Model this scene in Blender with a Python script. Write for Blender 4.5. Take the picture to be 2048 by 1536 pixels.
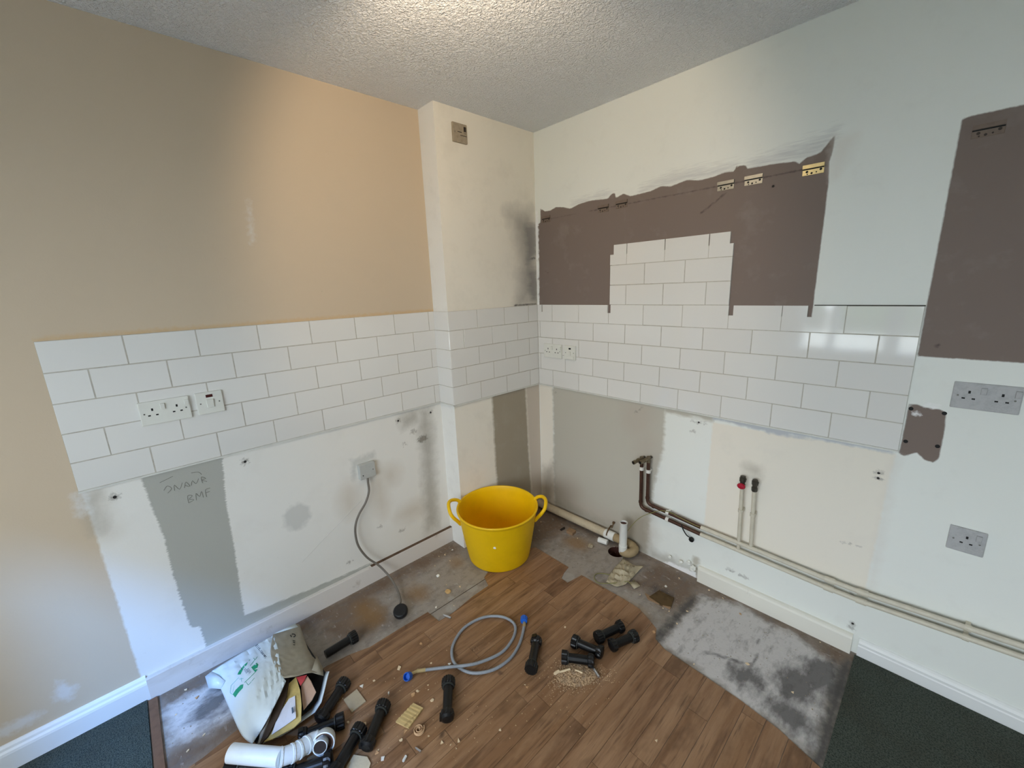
import bpy, bmesh, math, random
import numpy as np
from mathutils import Vector, Matrix
from mathutils.bvhtree import BVHTree
random.seed(7)
for o in list(bpy.data.objects):
    bpy.data.objects.remove(o)
S = bpy.context.scene
COL = S.collection

# ------------------------------------------------------------------ camera
CAM = Vector((1.819, -1.939, 1.507)); FPX = 826.2
yaw, pit, rol = -0.8208, -0.2281, -0.0378
fw = Vector((math.sin(yaw)*math.cos(pit), math.cos(yaw)*math.cos(pit), math.sin(pit)))
rt = Vector((math.cos(yaw), -math.sin(yaw), 0)); up = rt.cross(fw)
r2 = rt*math.cos(rol)+up*math.sin(rol); u2 = up*math.cos(rol)-rt*math.sin(rol)
cd = bpy.data.cameras.new('camera'); cam = bpy.data.objects.new('camera', cd); COL.objects.link(cam)
m = Matrix((r2, u2, -fw)).transposed().to_4x4(); m.translation = CAM; cam.matrix_world = m
cd.sensor_width = 36; cd.lens = FPX*36/2048; cd.clip_start = .02
S.camera = cam

# ------------------------------------------------------------------ world, daylight, lamp, exposure
w = bpy.data.worlds.new('sky'); S.world = w; w.use_nodes = True
bg = w.node_tree.nodes['Background']; bg.inputs[0].default_value = (.80, .89, .97, 1); bg.inputs[1].default_value = 14

def light(name, kind, loc, energy, color, **kw):
    ld = bpy.data.lights.new(name, kind); ld.energy = energy; ld.color = color
    o = bpy.data.objects.new(name, ld); COL.objects.link(o); o.location = loc
    for k, v in kw.items():
        setattr(ld, k, v)
    return o
def aim(o, tgt):
    o.rotation_euler = (Vector(tgt)-o.location).to_track_quat('-Z', 'Y').to_euler()
WIN = (.66, 2.75, .76, 2.05)      # rear window opening x0 x1 z0 z1
YB, XR, H = -3.4, 3.3, 2.378
lp = light('window_portal', 'AREA', ((WIN[0]+WIN[1])/2, YB-.02, (WIN[2]+WIN[3])/2), 1, (1, 1, 1), shape='RECTANGLE', size=WIN[1]-WIN[0], size_y=WIN[3]-WIN[2])
lp.rotation_euler = (math.radians(90), 0, 0); lp.data.cycles.is_portal = True
sk = light('added_sky_lamp', 'AREA', (2.25, -4.6, 3.2), 330, (.11, .38, 1.0), shape='DISK', size=.22); aim(sk, (.2, -2.0, .4))  # lamp added outside the window for the bluish light low on the left
lamp = light('ceiling_spot_lamp', 'SPOT', (.90, -1.30, 2.205), 21, (1, .78, .54), shadow_soft_size=.05, spot_size=math.radians(128), spot_blend=.45); aim(lamp, (0, -.30, 1.75))
S.view_settings.view_transform = 'Standard'; S.view_settings.look = 'None'
S.view_settings.exposure = -0.14; S.view_settings.gamma = 1; S.view_settings.use_curve_mapping = False
S.cycles.max_bounces = 10; S.cycles.diffuse_bounces = 6

# ------------------------------------------------------------------ pixel -> place helpers (2048 x 1536 frame)
XL, WB = -.134, -.685             # left wall plane x, boxing side plane y
def ray(u, v): return fw+r2*((u-1024)/FPX)-u2*((v-768)/FPX)
def F(u, v, z=0.0): d = ray(u, v); return CAM+d*((z-CAM.z)/d.z)
def L(u, v, x=XL): d = ray(u, v); return CAM+d*((x-CAM.x)/d.x)
def R(u, v, y=0.0): d = ray(u, v); return CAM+d*((y-CAM.y)/d.y)

# ------------------------------------------------------------------ materials
def lin(c):
    return tuple(((x/255)/12.92 if x/255 <= .04045 else ((x/255+.055)/1.055)**2.4) for x in c)
class M:
    """small node builder"""
    def __init__(s, name, color, rough=.6, spec=.3, metal=0.0):
        s.mat = bpy.data.materials.new(name); s.mat.use_nodes = True
        s.t = s.mat.node_tree; s.n = s.t.nodes; s.b = s.n['Principled BSDF']
        s.tc = s.n.new('ShaderNodeTexCoord'); s.vec = s.tc.outputs['Object']
        s.b.inputs['Base Color'].default_value = (*color, 1); s.b.inputs['Roughness'].default_value = rough
        s.b.inputs['Specular IOR Level'].default_value = spec; s.b.inputs['Metallic'].default_value = metal
        c = s.n.new('ShaderNodeRGB'); c.outputs[0].default_value = (*color, 1); s.col = c.outputs[0]
    def link(s, a, b): s.t.links.new(a, b)
    def map(s, scale):
        k = s.n.new('ShaderNodeMapping'); k.inputs['Scale'].default_value = scale; s.link(s.vec, k.inputs[0]); return k.outputs[0]
    def noise(s, scale, detail=4, rough=.6, stretch=(1, 1, 1), dist=0):
        k = s.n.new('ShaderNodeTexNoise'); k.inputs['Scale'].default_value = scale; k.inputs['Detail'].default_value = detail
        k.inputs['Roughness'].default_value = rough; k.inputs['Distortion'].default_value = dist; s.link(s.map(stretch), k.inputs['Vector']); return k.outputs['Fac']
    def math(s, op, a, b=None, clamp=False):
        k = s.n.new('ShaderNodeMath'); k.operation = op; k.use_clamp = clamp
        for i, x in enumerate((a, b)):
            if x is None: continue
            if isinstance(x, (int, float)): k.inputs[i].default_value = x
            else: s.link(x, k.inputs[i])
        return k.outputs[0]
    def rng(s, f, a, b, c=0., d=1.):
        k = s.n.new('ShaderNodeMapRange'); k.inputs[1].default_value = a; k.inputs[2].default_value = b
        k.inputs[3].default_value = c; k.inputs[4].default_value = d; s.link(f, k.inputs[0]); return k.outputs[0]
    def mix(s, f, color):
        k = s.n.new('ShaderNodeMix'); k.data_type = 'RGBA'
        if isinstance(f, (int, float)): k.inputs[0].default_value = f
        else: s.link(f, k.inputs[0])
        s.link(s.col, k.inputs[6])
        if isinstance(color, tuple): k.inputs[7].default_value = (*color, 1)
        else: s.link(color, k.inputs[7])
        s.col = k.outputs[2]; return s
    def attr(s, name):
        k = s.n.new('ShaderNodeAttribute'); k.attribute_name = name; return k.outputs['Fac']
    def layer(s, name, color, amp=.004, scale=40, soft=.004, stretch=(1, 1, 1), strength=1.0, detail=4):
        n = s.math('MULTIPLY', s.math('SUBTRACT', s.noise(scale, detail, .6, stretch), .5), amp*4)
        f = s.rng(s.math('ADD', s.attr(name), n), -soft, soft, 0, strength); return s.mix(f, color)
    def spots(s, color, scale, lo, hi, strength=1., detail=5, stretch=(1, 1, 1)):
        return s.mix(s.rng(s.noise(scale, detail, .65, stretch), lo, hi, 0, strength), color)
    def bump(s, h, strength, dist=.002):
        k = s.n.new('ShaderNodeBump'); k.inputs['Strength'].default_value = strength; k.inputs['Distance'].default_value = dist
        s.link(h, k.inputs['Height']); s.link(k.outputs[0], s.b.inputs['Normal']); return s
    def done(s):
        s.link(s.col, s.b.inputs['Base Color']); return s.mat
def plain(name, rgb, rough=.5, spec=.4, metal=0., var=.06, scale=30, bump=0.):
    c = lin(rgb); q = M(name, c, rough, spec, metal)
    q.spots(tuple(x*(1-var*3) for x in c), scale, .45, .8, .8)
    if bump: q.bump(q.noise(scale*4, 3), bump)
    return q.done()

# ------------------------------------------------------------------ mesh helpers
def props(o, label=None, cat=None, group=None, kind=None):
    for k, v in (('label', label), ('category', cat), ('group', group), ('kind', kind)):
        if v: o[k] = v
    return o
def link(name, me, parent=None, mat=None, smooth=False, local=False, **kw):
    if mat is not None and not me.materials: me.materials.append(mat)
    o = bpy.data.objects.new(name, me); COL.objects.link(o)
    if smooth:
        me.polygons.foreach_set('use_smooth', [True]*len(me.polygons)); me.set_sharp_from_angle(angle=math.radians(42))
    if parent is not None:
        o.parent = parent
        if not local:
            o.matrix_parent_inverse = Matrix.Identity(4)
            o.location = -WL(parent)
    return props(o, **kw)
def WL(o):
    v = Vector((0, 0, 0))
    while o is not None: v = v+o.location; o = o.parent
    return v
def mesh(verts, faces):
    me = bpy.data.meshes.new('m'); me.from_pydata([tuple(v) for v in verts], [], faces); me.update(); return me
def empty(name, loc, **kw):
    o = bpy.data.objects.new(name, None); COL.objects.link(o); o.location = loc; o.empty_display_size = .05; return props(o, **kw)
class G:
    """gathers verts and faces of one mesh"""
    def __init__(s): s.v = []; s.f = []
    def add(s, v, f):
        b = len(s.v); s.v += [Vector(x) for x in v]; s.f += [tuple(i+b for i in q) for q in f]; return s
    def box(s, a, b, mat=None):
        x0, y0, z0 = a; x1, y1, z1 = b
        v = [Vector(q) for q in ((x0,y0,z0),(x1,y0,z0),(x1,y1,z0),(x0,y1,z0),(x0,y0,z1),(x1,y0,z1),(x1,y1,z1),(x0,y1,z1))]
        if mat is not None: v = [mat @ q for q in v]
        return s.add(v, [(3,2,1,0),(4,5,6,7),(0,1,5,4),(1,2,6,5),(2,3,7,6),(3,0,4,7)])
    def prism(s, pts, n):          # closed polygon pts pushed along vector n
        k = len(pts); n = Vector(n); p = [Vector(q) for q in pts]
        return s.add(p+[q+n for q in p], [tuple(reversed(range(k))), tuple(range(k, 2*k))]+[(i, (i+1) % k, k+(i+1) % k, k+i) for i in range(k)])
    def tube(s, pts, r, seg=12, cap=True, closed=False):
        pts = [Vector(p) for p in pts]; n = len(pts); rs = r if isinstance(r, (list, tuple)) else [r]*n
        T = [((pts[(i+1) % n] if closed else pts[min(i+1, n-1)])-(pts[i-1] if closed else pts[max(i-1, 0)])).normalized() for i in range(n)]
        a = T[0].orthogonal().normalized(); vs = []
        for i in range(n):
            a = (a-T[i]*a.dot(T[i])); a = a.normalized() if a.length > 1e-6 else T[i].orthogonal().normalized()
            b = T[i].cross(a)
            vs += [pts[i]+(a*math.cos(2*math.pi*j/seg)+b*math.sin(2*math.pi*j/seg))*rs[i] for j in range(seg)]
        fs = [(i*seg+j, i*seg+(j+1) % seg, ((i+1) % n)*seg+(j+1) % seg, ((i+1) % n)*seg+j) for i in range(n if closed else n-1) for j in range(seg)]
        if cap and not closed: fs += [tuple(reversed(range(seg))), tuple(range((n-1)*seg, n*seg))]
        return s.add(vs, fs)
    def lathe(s, prof, mat=None, seg=24, teeth=None):   # prof: (radius, height) about local z
        vs = []
        for i, (r, h) in enumerate(prof):
            for j in range(seg):
                q = r*(1-(.10 if teeth and teeth[i] and j % 2 else 0)); a = 2*math.pi*j/seg
                vs.append(Vector((q*math.cos(a), q*math.sin(a), h)))
        if mat is not None: vs = [mat @ v for v in vs]
        n = len(prof)
        fs = [(i*seg+j, i*seg+(j+1) % seg, (i+1)*seg+(j+1) % seg, (i+1)*seg+j) for i in range(n-1) for j in range(seg)]
        fs += [tuple(reversed(range(seg))), tuple(range((n-1)*seg, n*seg))]
        return s.add(vs, fs)
    def mesh(s): return mesh(s.v, s.f)
def cat(pts, n=6, closed=False):                    # Catmull-Rom
    P = [Vector(p) for p in pts]; out = []; k = len(P)
    for i in range(k if closed else k-1):
        g = (lambda j: P[j % k]) if closed else (lambda j: P[max(0, min(k-1, j))])
        a, b, c, d = g(i-1), g(i), g(i+1), g(i+2)
        for t in range(n):
            t /= n; out.append(.5*((2*b)+(c-a)*t+(2*a-5*b+4*c-d)*t*t+(3*b-a-3*c+d)*t**3))
    if not closed: out.append(P[-1])
    return out
def arc_path(pts, rad=.02, n=6):                    # polyline with rounded corners
    P = [Vector(p) for p in pts]; out = [P[0]]
    for i in range(1, len(P)-1):
        a = (P[i-1]-P[i]); b = (P[i+1]-P[i]); r = min(rad, a.length*.49, b.length*.49)
        s, e = P[i]+a.normalized()*r, P[i]+b.normalized()*r
        out += [s*(1-t)**2+P[i]*2*t*(1-t)+e*t*t for t in [k/n for k in range(n+1)]]
    return out+[P[-1]]
def rbox(w, h, d, bev, seg=2):                      # rounded faceplate, local x width, y height, z outward from 0
    bm = bmesh.new(); bmesh.ops.create_cube(bm, size=1)
    for v in bm.verts: v.co = Vector((v.co.x*w, v.co.y*h, (v.co.z+.5)*d))
    bmesh.ops.bevel(bm, geom=[e for e in bm.edges if not (e.verts[0].co.z < 1e-6 and e.verts[1].co.z < 1e-6)], offset=bev, segments=seg, affect='EDGES', profile=.6)
    me = bpy.data.meshes.new('m'); bm.to_mesh(me); bm.free(); return me
def frame(kind, u, z, off=0.0):                     # wall frame: local x along wall, y up, z out
    if kind == 'L': X, N, o = Vector((0,1,0)), Vector((1,0,0)), Vector((XL+off, u, z))
    elif kind == 'B': X, N, o = Vector((0,1,0)), Vector((1,0,0)), Vector((off, u, z))
    elif kind == 'S': X, N, o = Vector((1,0,0)), Vector((0,-1,0)), Vector((u, WB-off, z))
    else: X, N, o = Vector((1,0,0)), Vector((0,-1,0)), Vector((u, -off, z))
    q = Matrix((X, Vector((0,0,1)), N)).transposed().to_4x4(); q.translation = o; return q
def place(o, mtx): o.matrix_world = mtx; return o
def sub(name, me, parent, mat, mtx=None, **kw):     # child in the parent's local frame
    o = link(name, me, parent, mat, local=True, **kw)
    if mtx is not None: o.matrix_local = mtx
    return o
T3 = Matrix.Translation

def sdf(P, poly):
    poly = np.array(poly, float); best = np.full(len(P), 9.); ins = np.zeros(len(P), bool); n = len(poly)
    for i in range(n):
        a, b = poly[i], poly[(i+1) % n]; e = b-a
        t = np.clip(((P-a)@e)/max(e@e, 1e-12), 0, 1); best = np.minimum(best, np.hypot(*(P-a-t[:, None]*e).T))
        c = (a[1] > P[:, 1]) != (b[1] > P[:, 1])
        with np.errstate(divide='ignore', invalid='ignore'):
            ins ^= c & (P[:, 0] < (b[0]-a[0])*(P[:, 1]-a[1])/(b[1]-a[1])+a[0])
    return np.where(ins, best, -best)
def box2(a, b, c, d): return [(a, c), (b, c), (b, d), (a, d)]
def disc2(x, y, rx, ry=None, n=14): ry = ry or rx; return [(x+rx*math.cos(2*math.pi*i/n), y+ry*math.sin(2*math.pi*i/n)) for i in range(n)]
def surface(name, place3, u0, u1, v0, v1, step, attrs, mat, hole=None, **kw):
    us = np.linspace(u0, u1, max(2, int(round((u1-u0)/step))+1)); vs = np.linspace(v0, v1, max(2, int(round((v1-v0)/step))+1))
    UU, VV = np.meshgrid(us, vs); P = np.stack([UU.ravel(), VV.ravel()], -1); nu, nv = len(us), len(vs)
    idx = np.arange(nu*nv).reshape(nv, nu)
    q = np.stack([idx[:-1, :-1], idx[:-1, 1:], idx[1:, 1:], idx[1:, :-1]], -1).reshape(-1, 4)
    faces = q.tolist(); 
    if hole:
        hx, hy, hr = hole; s = hr+.02; c = P[q].mean(1); keep = ~((abs(c[:, 0]-hx) < s) & (abs(c[:, 1]-hy) < s)); drop = q[~keep]
        x0, y0 = P[drop].reshape(-1, 2).min(0); x1, y1 = P[drop].reshape(-1, 2).max(0); faces = q[keep].tolist(); n = 32
        ext = []
        angs = sorted([2*math.pi*k/n for k in range(n)]+[math.atan2(yy-hy, xx-hx) % (2*math.pi) for xx in (x0, x1) for yy in (y0, y1)]); n = len(angs)
        for a in angs:
            d = np.array([math.cos(a), math.sin(a)]); ctr = np.array([hx, hy])
            tt = min([(x1-hx)/d[0] if d[0] > 1e-9 else (x0-hx)/d[0] if d[0] < -1e-9 else 9, (y1-hy)/d[1] if d[1] > 1e-9 else (y0-hy)/d[1] if d[1] < -1e-9 else 9])
            ext += [ctr+d*tt, ctr+d*hr]
        b = len(P); P = np.concatenate([P, np.array(ext)]); faces += [(b+2*k, b+2*((k+1) % n), b+2*((k+1) % n)+1, b+2*k+1) for k in range(n)]
    me = mesh([place3(u, v) for u, v in P], faces)
    for an, polys in attrs.items():
        d = np.max([sdf(P, p) for p in polys], 0); a = me.attributes.new(an, 'FLOAT', 'POINT'); a.data.foreach_set('value', d.astype(np.float32))
    return link(name, me, mat=mat, kind='structure', **kw)

# ------------------------------------------------------------------ colours
PEACH = (.595, .485, .355); WHITE = (.80, .80, .77); CREAM = (.80, .755, .66)
BROWN = (.205, .160, .137); TILEW = (.76, .75, .72); CONC = (.33, .29, .25)

# ------------------------------------------------------------------ LEFT WALL
lw = M('left_wall_paint', PEACH, .75, .2)
lw.layer('white', (.775, .76, .715), .003, 60, .004)
lw.layer('grey', (.41, .41, .37), .0055, 120, .0035, (1, .22, 1.3))
lw.layer('thin', (.60, .595, .56), .012, 30, .012)
lw.layer('tan', (.50, .42, .32), .012, 14, .045, strength=.45)
lw.layer('grime', (.30, .28, .23), .02, 16, .035, strength=.62)
lw.layer('dots', (.16, .14, .11), .012, 90, .008, strength=.75)
lw.layer('scuff', (.74, .76, .78), .012, 60, .012, strength=.5)
lw.layer('edge', (.60, .40, .20), .006, 60, .006, strength=.6)
lw.spots((.45, .40, .33), 5, .55, .8, .12); lw.spots((.25, .22, .18), 60, .70, .78, .35)
lw.bump(lw.noise(180, 3), .12, .002)
zb, zt = .8898, 1.3998
lw_attr = {
 'white': [[(-2.135, .884), (-2.128, .475), (-2.124, .0), (-.66, .0), (-.66, .90), (-2.135, .90)]],
 'grey': [[(-1.985, .90), (-1.982, .885), (-1.975, .773), (-1.962, .629), (-1.962, .4), (-1.952, .227), (-1.945, .205), (-1.923, .200), (-1.919, .09), (-1.187, .09), (-1.187, .107), (-1.385, .115), (-1.633, .137), (-1.771, .153), (-1.765, .33), (-1.756, .495), (-1.751, .702), (-1.735, .872), (-1.733, .90)]],
 'thin': [disc2(-1.503, .513, .058, .062), [(-1.225, .705), (-1.10, .712), (-1.10, .668), (-1.205, .66), (-1.215, .585), (-1.235, .59)]],
 'tan': [disc2(-1.095, .46, .035, .13), disc2(-1.26, .50, .05, .09), disc2(-1.03, .55, .05, .06), disc2(-.93, .30, .09, .05), box2(-2.12, -2.09, .70, .87)],
 'grime': [[(-.825, .87), (-.755, .87), (-.75, .6), (-.765, .13), (-.85, .13), (-.835, .6)], [(-.95, .86), (-.83, .88), (-.83, .8), (-.93, .8)], [(-2.13, .86), (-2.105, .86), (-2.115, .74), (-2.128, .74)]],
 'dots': [disc2(-2.061, .837, .010), disc2(-1.66, .84, .010), disc2(-.954, .841, .009), disc2(-.752, .84, .009), disc2(-.87, .76, .02, .008), disc2(-.82, .70, .03, .02), disc2(-.93, .70, .014, .004), disc2(-1.0, .21, .02, .004), disc2(-1.12, .29, .012, .004), disc2(-1.30, .17, .012, .004)],
 'scuff': [[(-2.335, .18), (-2.30, .15), (-2.285, .19), (-2.32, .24)], disc2(-2.45, .15, .08, .02), box2(-2.16, -2.128, .80, .885), [(-1.49, 1.88), (-1.482, 1.88), (-1.49, 1.72), (-1.498, 1.72)]],
 'edge': [box2(-2.14, -.66, 1.395, 1.412)],
}
wl = surface('wall_left', lambda u, v: (XL-.004, u, v), YB, WB+.02, 0, H, .012, lw_attr, lw.done())

# ------------------------------------------------------------------ BOXED-OUT CORNER
cw = M('corner_paint', (.83, .785, .69), .7, .2)
cw.layer('patch', (.36, .31, .235), .006, 30, .010, (1, .3, 1))
cw.layer('pink', (.60, .53, .45), .006, 30, .008)
cw.layer('grime', (.24, .23, .215), .03, 9, .06, strength=.6)
cw.layer('smear', (.26, .25, .24), .02, 16, .02, (1, .3, 1.5), strength=.75)
cw.layer('line', (.10, .09, .085), .004, 40, .004, strength=.9)
cw.spots((.5, .47, .40), 6, .5, .75, .2); cw.bump(cw.noise(180, 3), .12, .002)
wc = surface('wall_corner', lambda u, v: (-.004, u, v), WB+.004, .004, 0, H, .012, {
 'patch': [[(-.408, .90), (-.405, .545), (-.392, .0), (-.09, .0), (-.113, .454), (-.124, .90)]],
 'pink': [[(-.118, .90), (-.108, .454), (-.085, .0), (.01, .0), (.01, .90)]],
 'grime': [[(-.23, 1.93), (-.02, 1.95), (.01, 1.40), (-.17, 1.41), (-.13, 1.7)]],
 'smear': [[(-.09, 1.86), (.01, 1.88), (.01, 1.70), (-.07, 1.66)], [(-.07, 1.60), (.01, 1.62), (.01, 1.42), (-.05, 1.43)], [(-.15, 1.398), (0, 1.398), (0, 1.37), (-.12, 1.37)]],
 'line': [[(-.20, 1.408), (.0, 1.408), (0, 1.400), (-.20, 1.401)], [(-.06, 1.675), (.0, 1.69), (.0, 1.678), (-.06, 1.67)]]}, cw.done())
cs = M('corner_side_paint', (.80, .79, .75), .7, .2); cs.spots((.5, .47, .42), 9, .55, .8, .25)
cs.bump(cs.noise(180, 3), .1, .002)
side = surface('corner_return', lambda u, v: (u, WB+.004, v), XL-.004, -.004, 0, H, .05, {}, cs.done()); side.parent = wc; del side['kind']

# ------------------------------------------------------------------ RIGHT WALL
rw = M('right_wall_paint', (.785, .80, .755), .72, .22)
rw.layer('cream', (.80, .75, .655), .003, 40, .005)
rw.layer('raw', (.50, .475, .405), .010, 30, .010, (.5, 1, 1.2))
rw.layer('warm', (.47, .41, .345), .02, 8, .05, strength=.55)
rw.layer('slate', (.50, .52, .54), .006, 30, .006)
rw.layer('brush', (.46, .46, .47), .03, 60, .025, (.25, 1, 3), strength=.55)
rw.layer('brown', BROWN, .0011, 90, .0022, (1, 1, .5))
rw.layer('line', (.07, .055, .05), .003, 60, .003, strength=.75)
rw.layer('grime', (.30, .26, .20), .02, 14, .035, strength=.6)
rw.layer('mark', (.20, .18, .16), .010, 80, .006, strength=.6)
rw.layer('patchy', (.70, .66, .60), .012, 20, .02, strength=.5)
rw.layer('pale', (.86, .85, .84), .008, 50, .005)
rw.spots((.5, .49, .46), 7, .56, .8, .16); rw.bump(rw.noise(180, 3), .12, .002)
top = [(.039, 1.961), (.075, 1.940), (.117, 1.938), (.16, 1.950), (.211, 1.942), (.265, 1.926), (.33, 1.941), (.40, 1.945), (.51, 1.937), (.530, 1.955), (.550, 1.958), (.557, 1.931), (.60, 1.945), (.64, 1.926), (.746, 1.930), (.80, 1.942), (.845, 1.932), (.92, 1.945), (.98, 1.932), (1.042, 1.936), (1.082, 1.943), (1.118, 1.938), (1.122, 1.957), (1.157, 1.953), (1.168, 1.938), (1.248, 1.936), (1.33, 1.929), (1.346, 1.916), (1.36, 1.932), (1.406, 1.940), (1.444, 1.990), (1.442, 1.93), (1.436, 1.905), (1.442, 1.834), (1.442, 1.34), (.012, 1.34), (.020, 1.668), (.012, 1.872), (.037, 1.883)]
br3 = [(1.754, 1.064), (1.775, 1.066), (1.79, 1.060), (1.83, 1.058), (1.846, 1.05), (1.851, .974), (1.851, .888), (1.839, .869), (1.817, .874), (1.796, .895), (1.78, .885), (1.771, .872), (1.752, .878)]
wr = surface('wall_right', lambda u, v: (u, .004, v), -.012, XR, 0, H, .0105, {
 'cream': [[(1.108, .857), (1.308, .862), (1.521, .873), (1.745, .876), (1.738, .77), (1.733, .457), (1.728, .30), (1.104, .31)], box2(0, .113, -.01, .90)],
 'raw': [[(.114, .90), (.116, .625), (.112, .234), (.125, -.01), (.80, -.01), (.82, .317), (.84, .502), (.872, .655), (.872, .90)], box2(.872, 1.108, .862, .90), box2(1.06, 1.09, -.01, .12)],
 'warm': [disc2(.72, .80, .10, .10), disc2(.22, .20, .13, .12), disc2(.78, .62, .06, .12), disc2(.78, .14, .07, .12), disc2(.45, .12, .3, .05)],
 'slate': [[(1.215, .884), (1.215, .868), (1.383, .858), (1.505, .866), (1.42, .872), (1.40, .884)], box2(1.108, 1.74, .872, .90)],
 'brush': [[(.70, 1.95), (.86, 1.985), (1.12, 1.965), (1.12, 1.945), (.9, 1.94), (.7, 1.935)], [(1.16, 1.955), (1.40, 1.985), (1.44, 2.0), (1.41, 1.94), (1.2, 1.935)], [(.28, 1.955), (.5, 1.965), (.53, 1.95), (.3, 1.94)]],
 'brown': [top, [(1.753, 1.953), (3.0, 1.953), (3.0, 1.232), (1.752, 1.232)], br3] + [box2(.0, .012, z, z+.014) for z in (1.835, 1.70, 1.66, 1.55, 1.45)],
 'line': [[(.04, 1.893), (.30, 1.893), (.30, 1.890), (.04, 1.889)], [(.39, 1.894), (1.43, 1.896), (1.43, 1.892), (.39, 1.890)], [(.985, 1.795), (1.09, 1.865), (1.096, 1.862), (.99, 1.79)], disc2(1.265, 1.855, .006), disc2(1.795, 1.27, .006), [(.07, 1.60), (.12, 1.575), (.12, 1.572), (.07, 1.596)]],
 'grime': [box2(.05, .62, .055, .095), [(.66, .20), (.80, .24), (.82, -.01), (.70, -.01)], box2(.82, 1.09, -.01, .045), disc2(1.29, .672, .035, .015), [(.02, .3), (.12, .36), (.10, .0), (.0, .0)]],
 'mark': [disc2(1.044, .843, .008), disc2(1.708, .789, .011, .008), disc2(1.709, .769, .011, .006), disc2(1.71, .126, .010, .009), disc2(1.708, .107, .012, .009), disc2(.132, .844, .006), disc2(1.24, .13, .02, .006), disc2(1.30, .125, .02, .006), disc2(1.69, .25, .008), [(1.64, .47), (1.70, .475), (1.70, .472), (1.64, .466)], [(1.01, .845), (1.08, .846), (1.08, .8435), (1.01, .8425)], disc2(1.02, .79, .012, .004), [(.70, .825), (.748, .865), (.751, .865), (.705, .822)]],
 'patchy': [[(1.44, 1.98), (1.51, 1.98), (1.50, 1.92), (1.46, 1.84), (1.444, 1.84)], box2(1.735, 1.752, .3, .87)],
 'pale': [[(.0, 1.95), (.012, 1.95), (.018, 1.85), (.012, 1.40), (.0, 1.40)], disc2(1.775, 1.036, .010, .008), disc2(1.81, 1.066, .022, .006), [(.93, .02), (1.08, .03), (1.09, -.01), (.9, -.01)]]}, rw.done())

# ------------------------------------------------------------------ CEILING, UNSEEN WALLS, WINDOW
cm = M('stipple_ceiling', (.87, .895, .93), .5, .35)
a_ = cm.noise(115, 2, .5, (1, 1, 1), .6); cm.bump(cm.rng(a_, .38, .68), .9, .006)
link('ceiling', mesh([(XL-.2, YB-.1, H), (XR+.1, YB-.1, H), (XR+.1, .1, H), (XL-.2, .1, H)], [(3, 2, 1, 0)]), mat=cm.done(), kind='structure')
ow = plain('plain_wall_paint', (205, 200, 188), .8, .2)
g = G()
for a in ((XL-.1, WIN[0], 0, H), (WIN[1], XR+.1, 0, H), (WIN[0], WIN[1], 0, WIN[2]), (WIN[0], WIN[1], WIN[3], H)):
    g.box((a[0], YB-.12, a[2]), (a[1], YB, a[3]))
link('wall_rear', g.mesh(), mat=ow, kind='structure')
link('wall_side', G().box((XR, YB, 0), (XR+.1, .05, H)).mesh(), mat=ow, kind='structure')
wf = plain('window_white', (225, 228, 230), .4)
win = link('window_1', G().box((WIN[0]-.03, YB-.10, WIN[2]-.03), (WIN[1]+.03, YB+.06, WIN[2])).mesh(), mat=wf, kind='structure')
g = G()
for x in (WIN[0], .945, 1.38, 1.43, 2.05, WIN[1]-.06): g.box((x, YB-.09, WIN[2]), (x+.06, YB-.03, WIN[3]))
g.box((WIN[0], YB-.09, WIN[3]-.06), (WIN[1], YB-.03, WIN[3]))
link('window_frame', g.mesh(), win, wf)

gl = plain('pale_bounce_ground', (152, 151, 146), .95, .1, var=.1, scale=2); hg = plain('hedge_green', (64, 84, 46), .95, .1, var=.2, scale=3)  # unseen ground made pale to bounce daylight up to the ceiling
link('bright_backdrop_wall', G().box((-6, -8.2, -.25), (10, -8, .42)).mesh(), mat=plain('backdrop_white', (235, 235, 230), .9), kind='structure')  # unseen wall added outside to give the tiles a bright reflection
g = G()
for i, (x, w_, h_) in enumerate(((-1.6, 1.5, 1.6), (.75, .8, 1.35), (2.0, .45, 2.2), (3.4, 1.3, 1.5), (6.0, 1.6, 1.8))):
    g.lathe([(w_*.5, -.25), (w_*.9, .1), (w_, h_*.5), (w_*.7, h_*.85), (w_*.2, h_)], T3((x, -9.6, 0)), 18, [0, 1, 1, 1, 0])
link('garden_hedge', g.mesh(), mat=hg, kind='structure')
link('garden_ground', G().box((-14, -24, -.5), (16, YB-.13, -.25)).mesh(), mat=gl, kind='structure')
# ------------------------------------------------------------------ FLOOR
fl = M('concrete', CONC, .8, .2)
fl.spots((.33, .30, .27), 3.5, .45, .7, .7); fl.spots((.16, .125, .095), 7, .50, .72, .7); fl.spots((.10, .085, .07), 26, .60, .72, .6); fl.spots((.42, .40, .37), 60, .66, .74, .5)
fl.layer('brown', (.14, .085, .05), .05, 9, .05, strength=.75)
fl.layer('smear', (.60, .575, .56), .03, 12, .02, strength=.92)
fl.spots((.17, .155, .15), 30, .50, .70, .6, 6, (1, .45, 1)); fl.spots((.55, .53, .51), 44, .60, .72, .5, 5, (.5, 1, 1))
fl.layer('blot', (.075, .07, .068), .045, 26, .03, (1, .45, 1), strength=.8, detail=8)
fl.layer('strip', (.085, .08, .075), .012, 30, .014, strength=.9)
fl.layer('crack', (.11, .10, .10), .006, 20, .005, strength=.8)
fl.layer('ring', (.40, .38, .35), .004, 40, .004, strength=.5)
fl.layer('rust', (.26, .15, .06), .02, 9, .035, strength=.7)
fl.bump(fl.noise(45, 5), .5, .004)
HOLE = (.668, -.092, .048)
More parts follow.
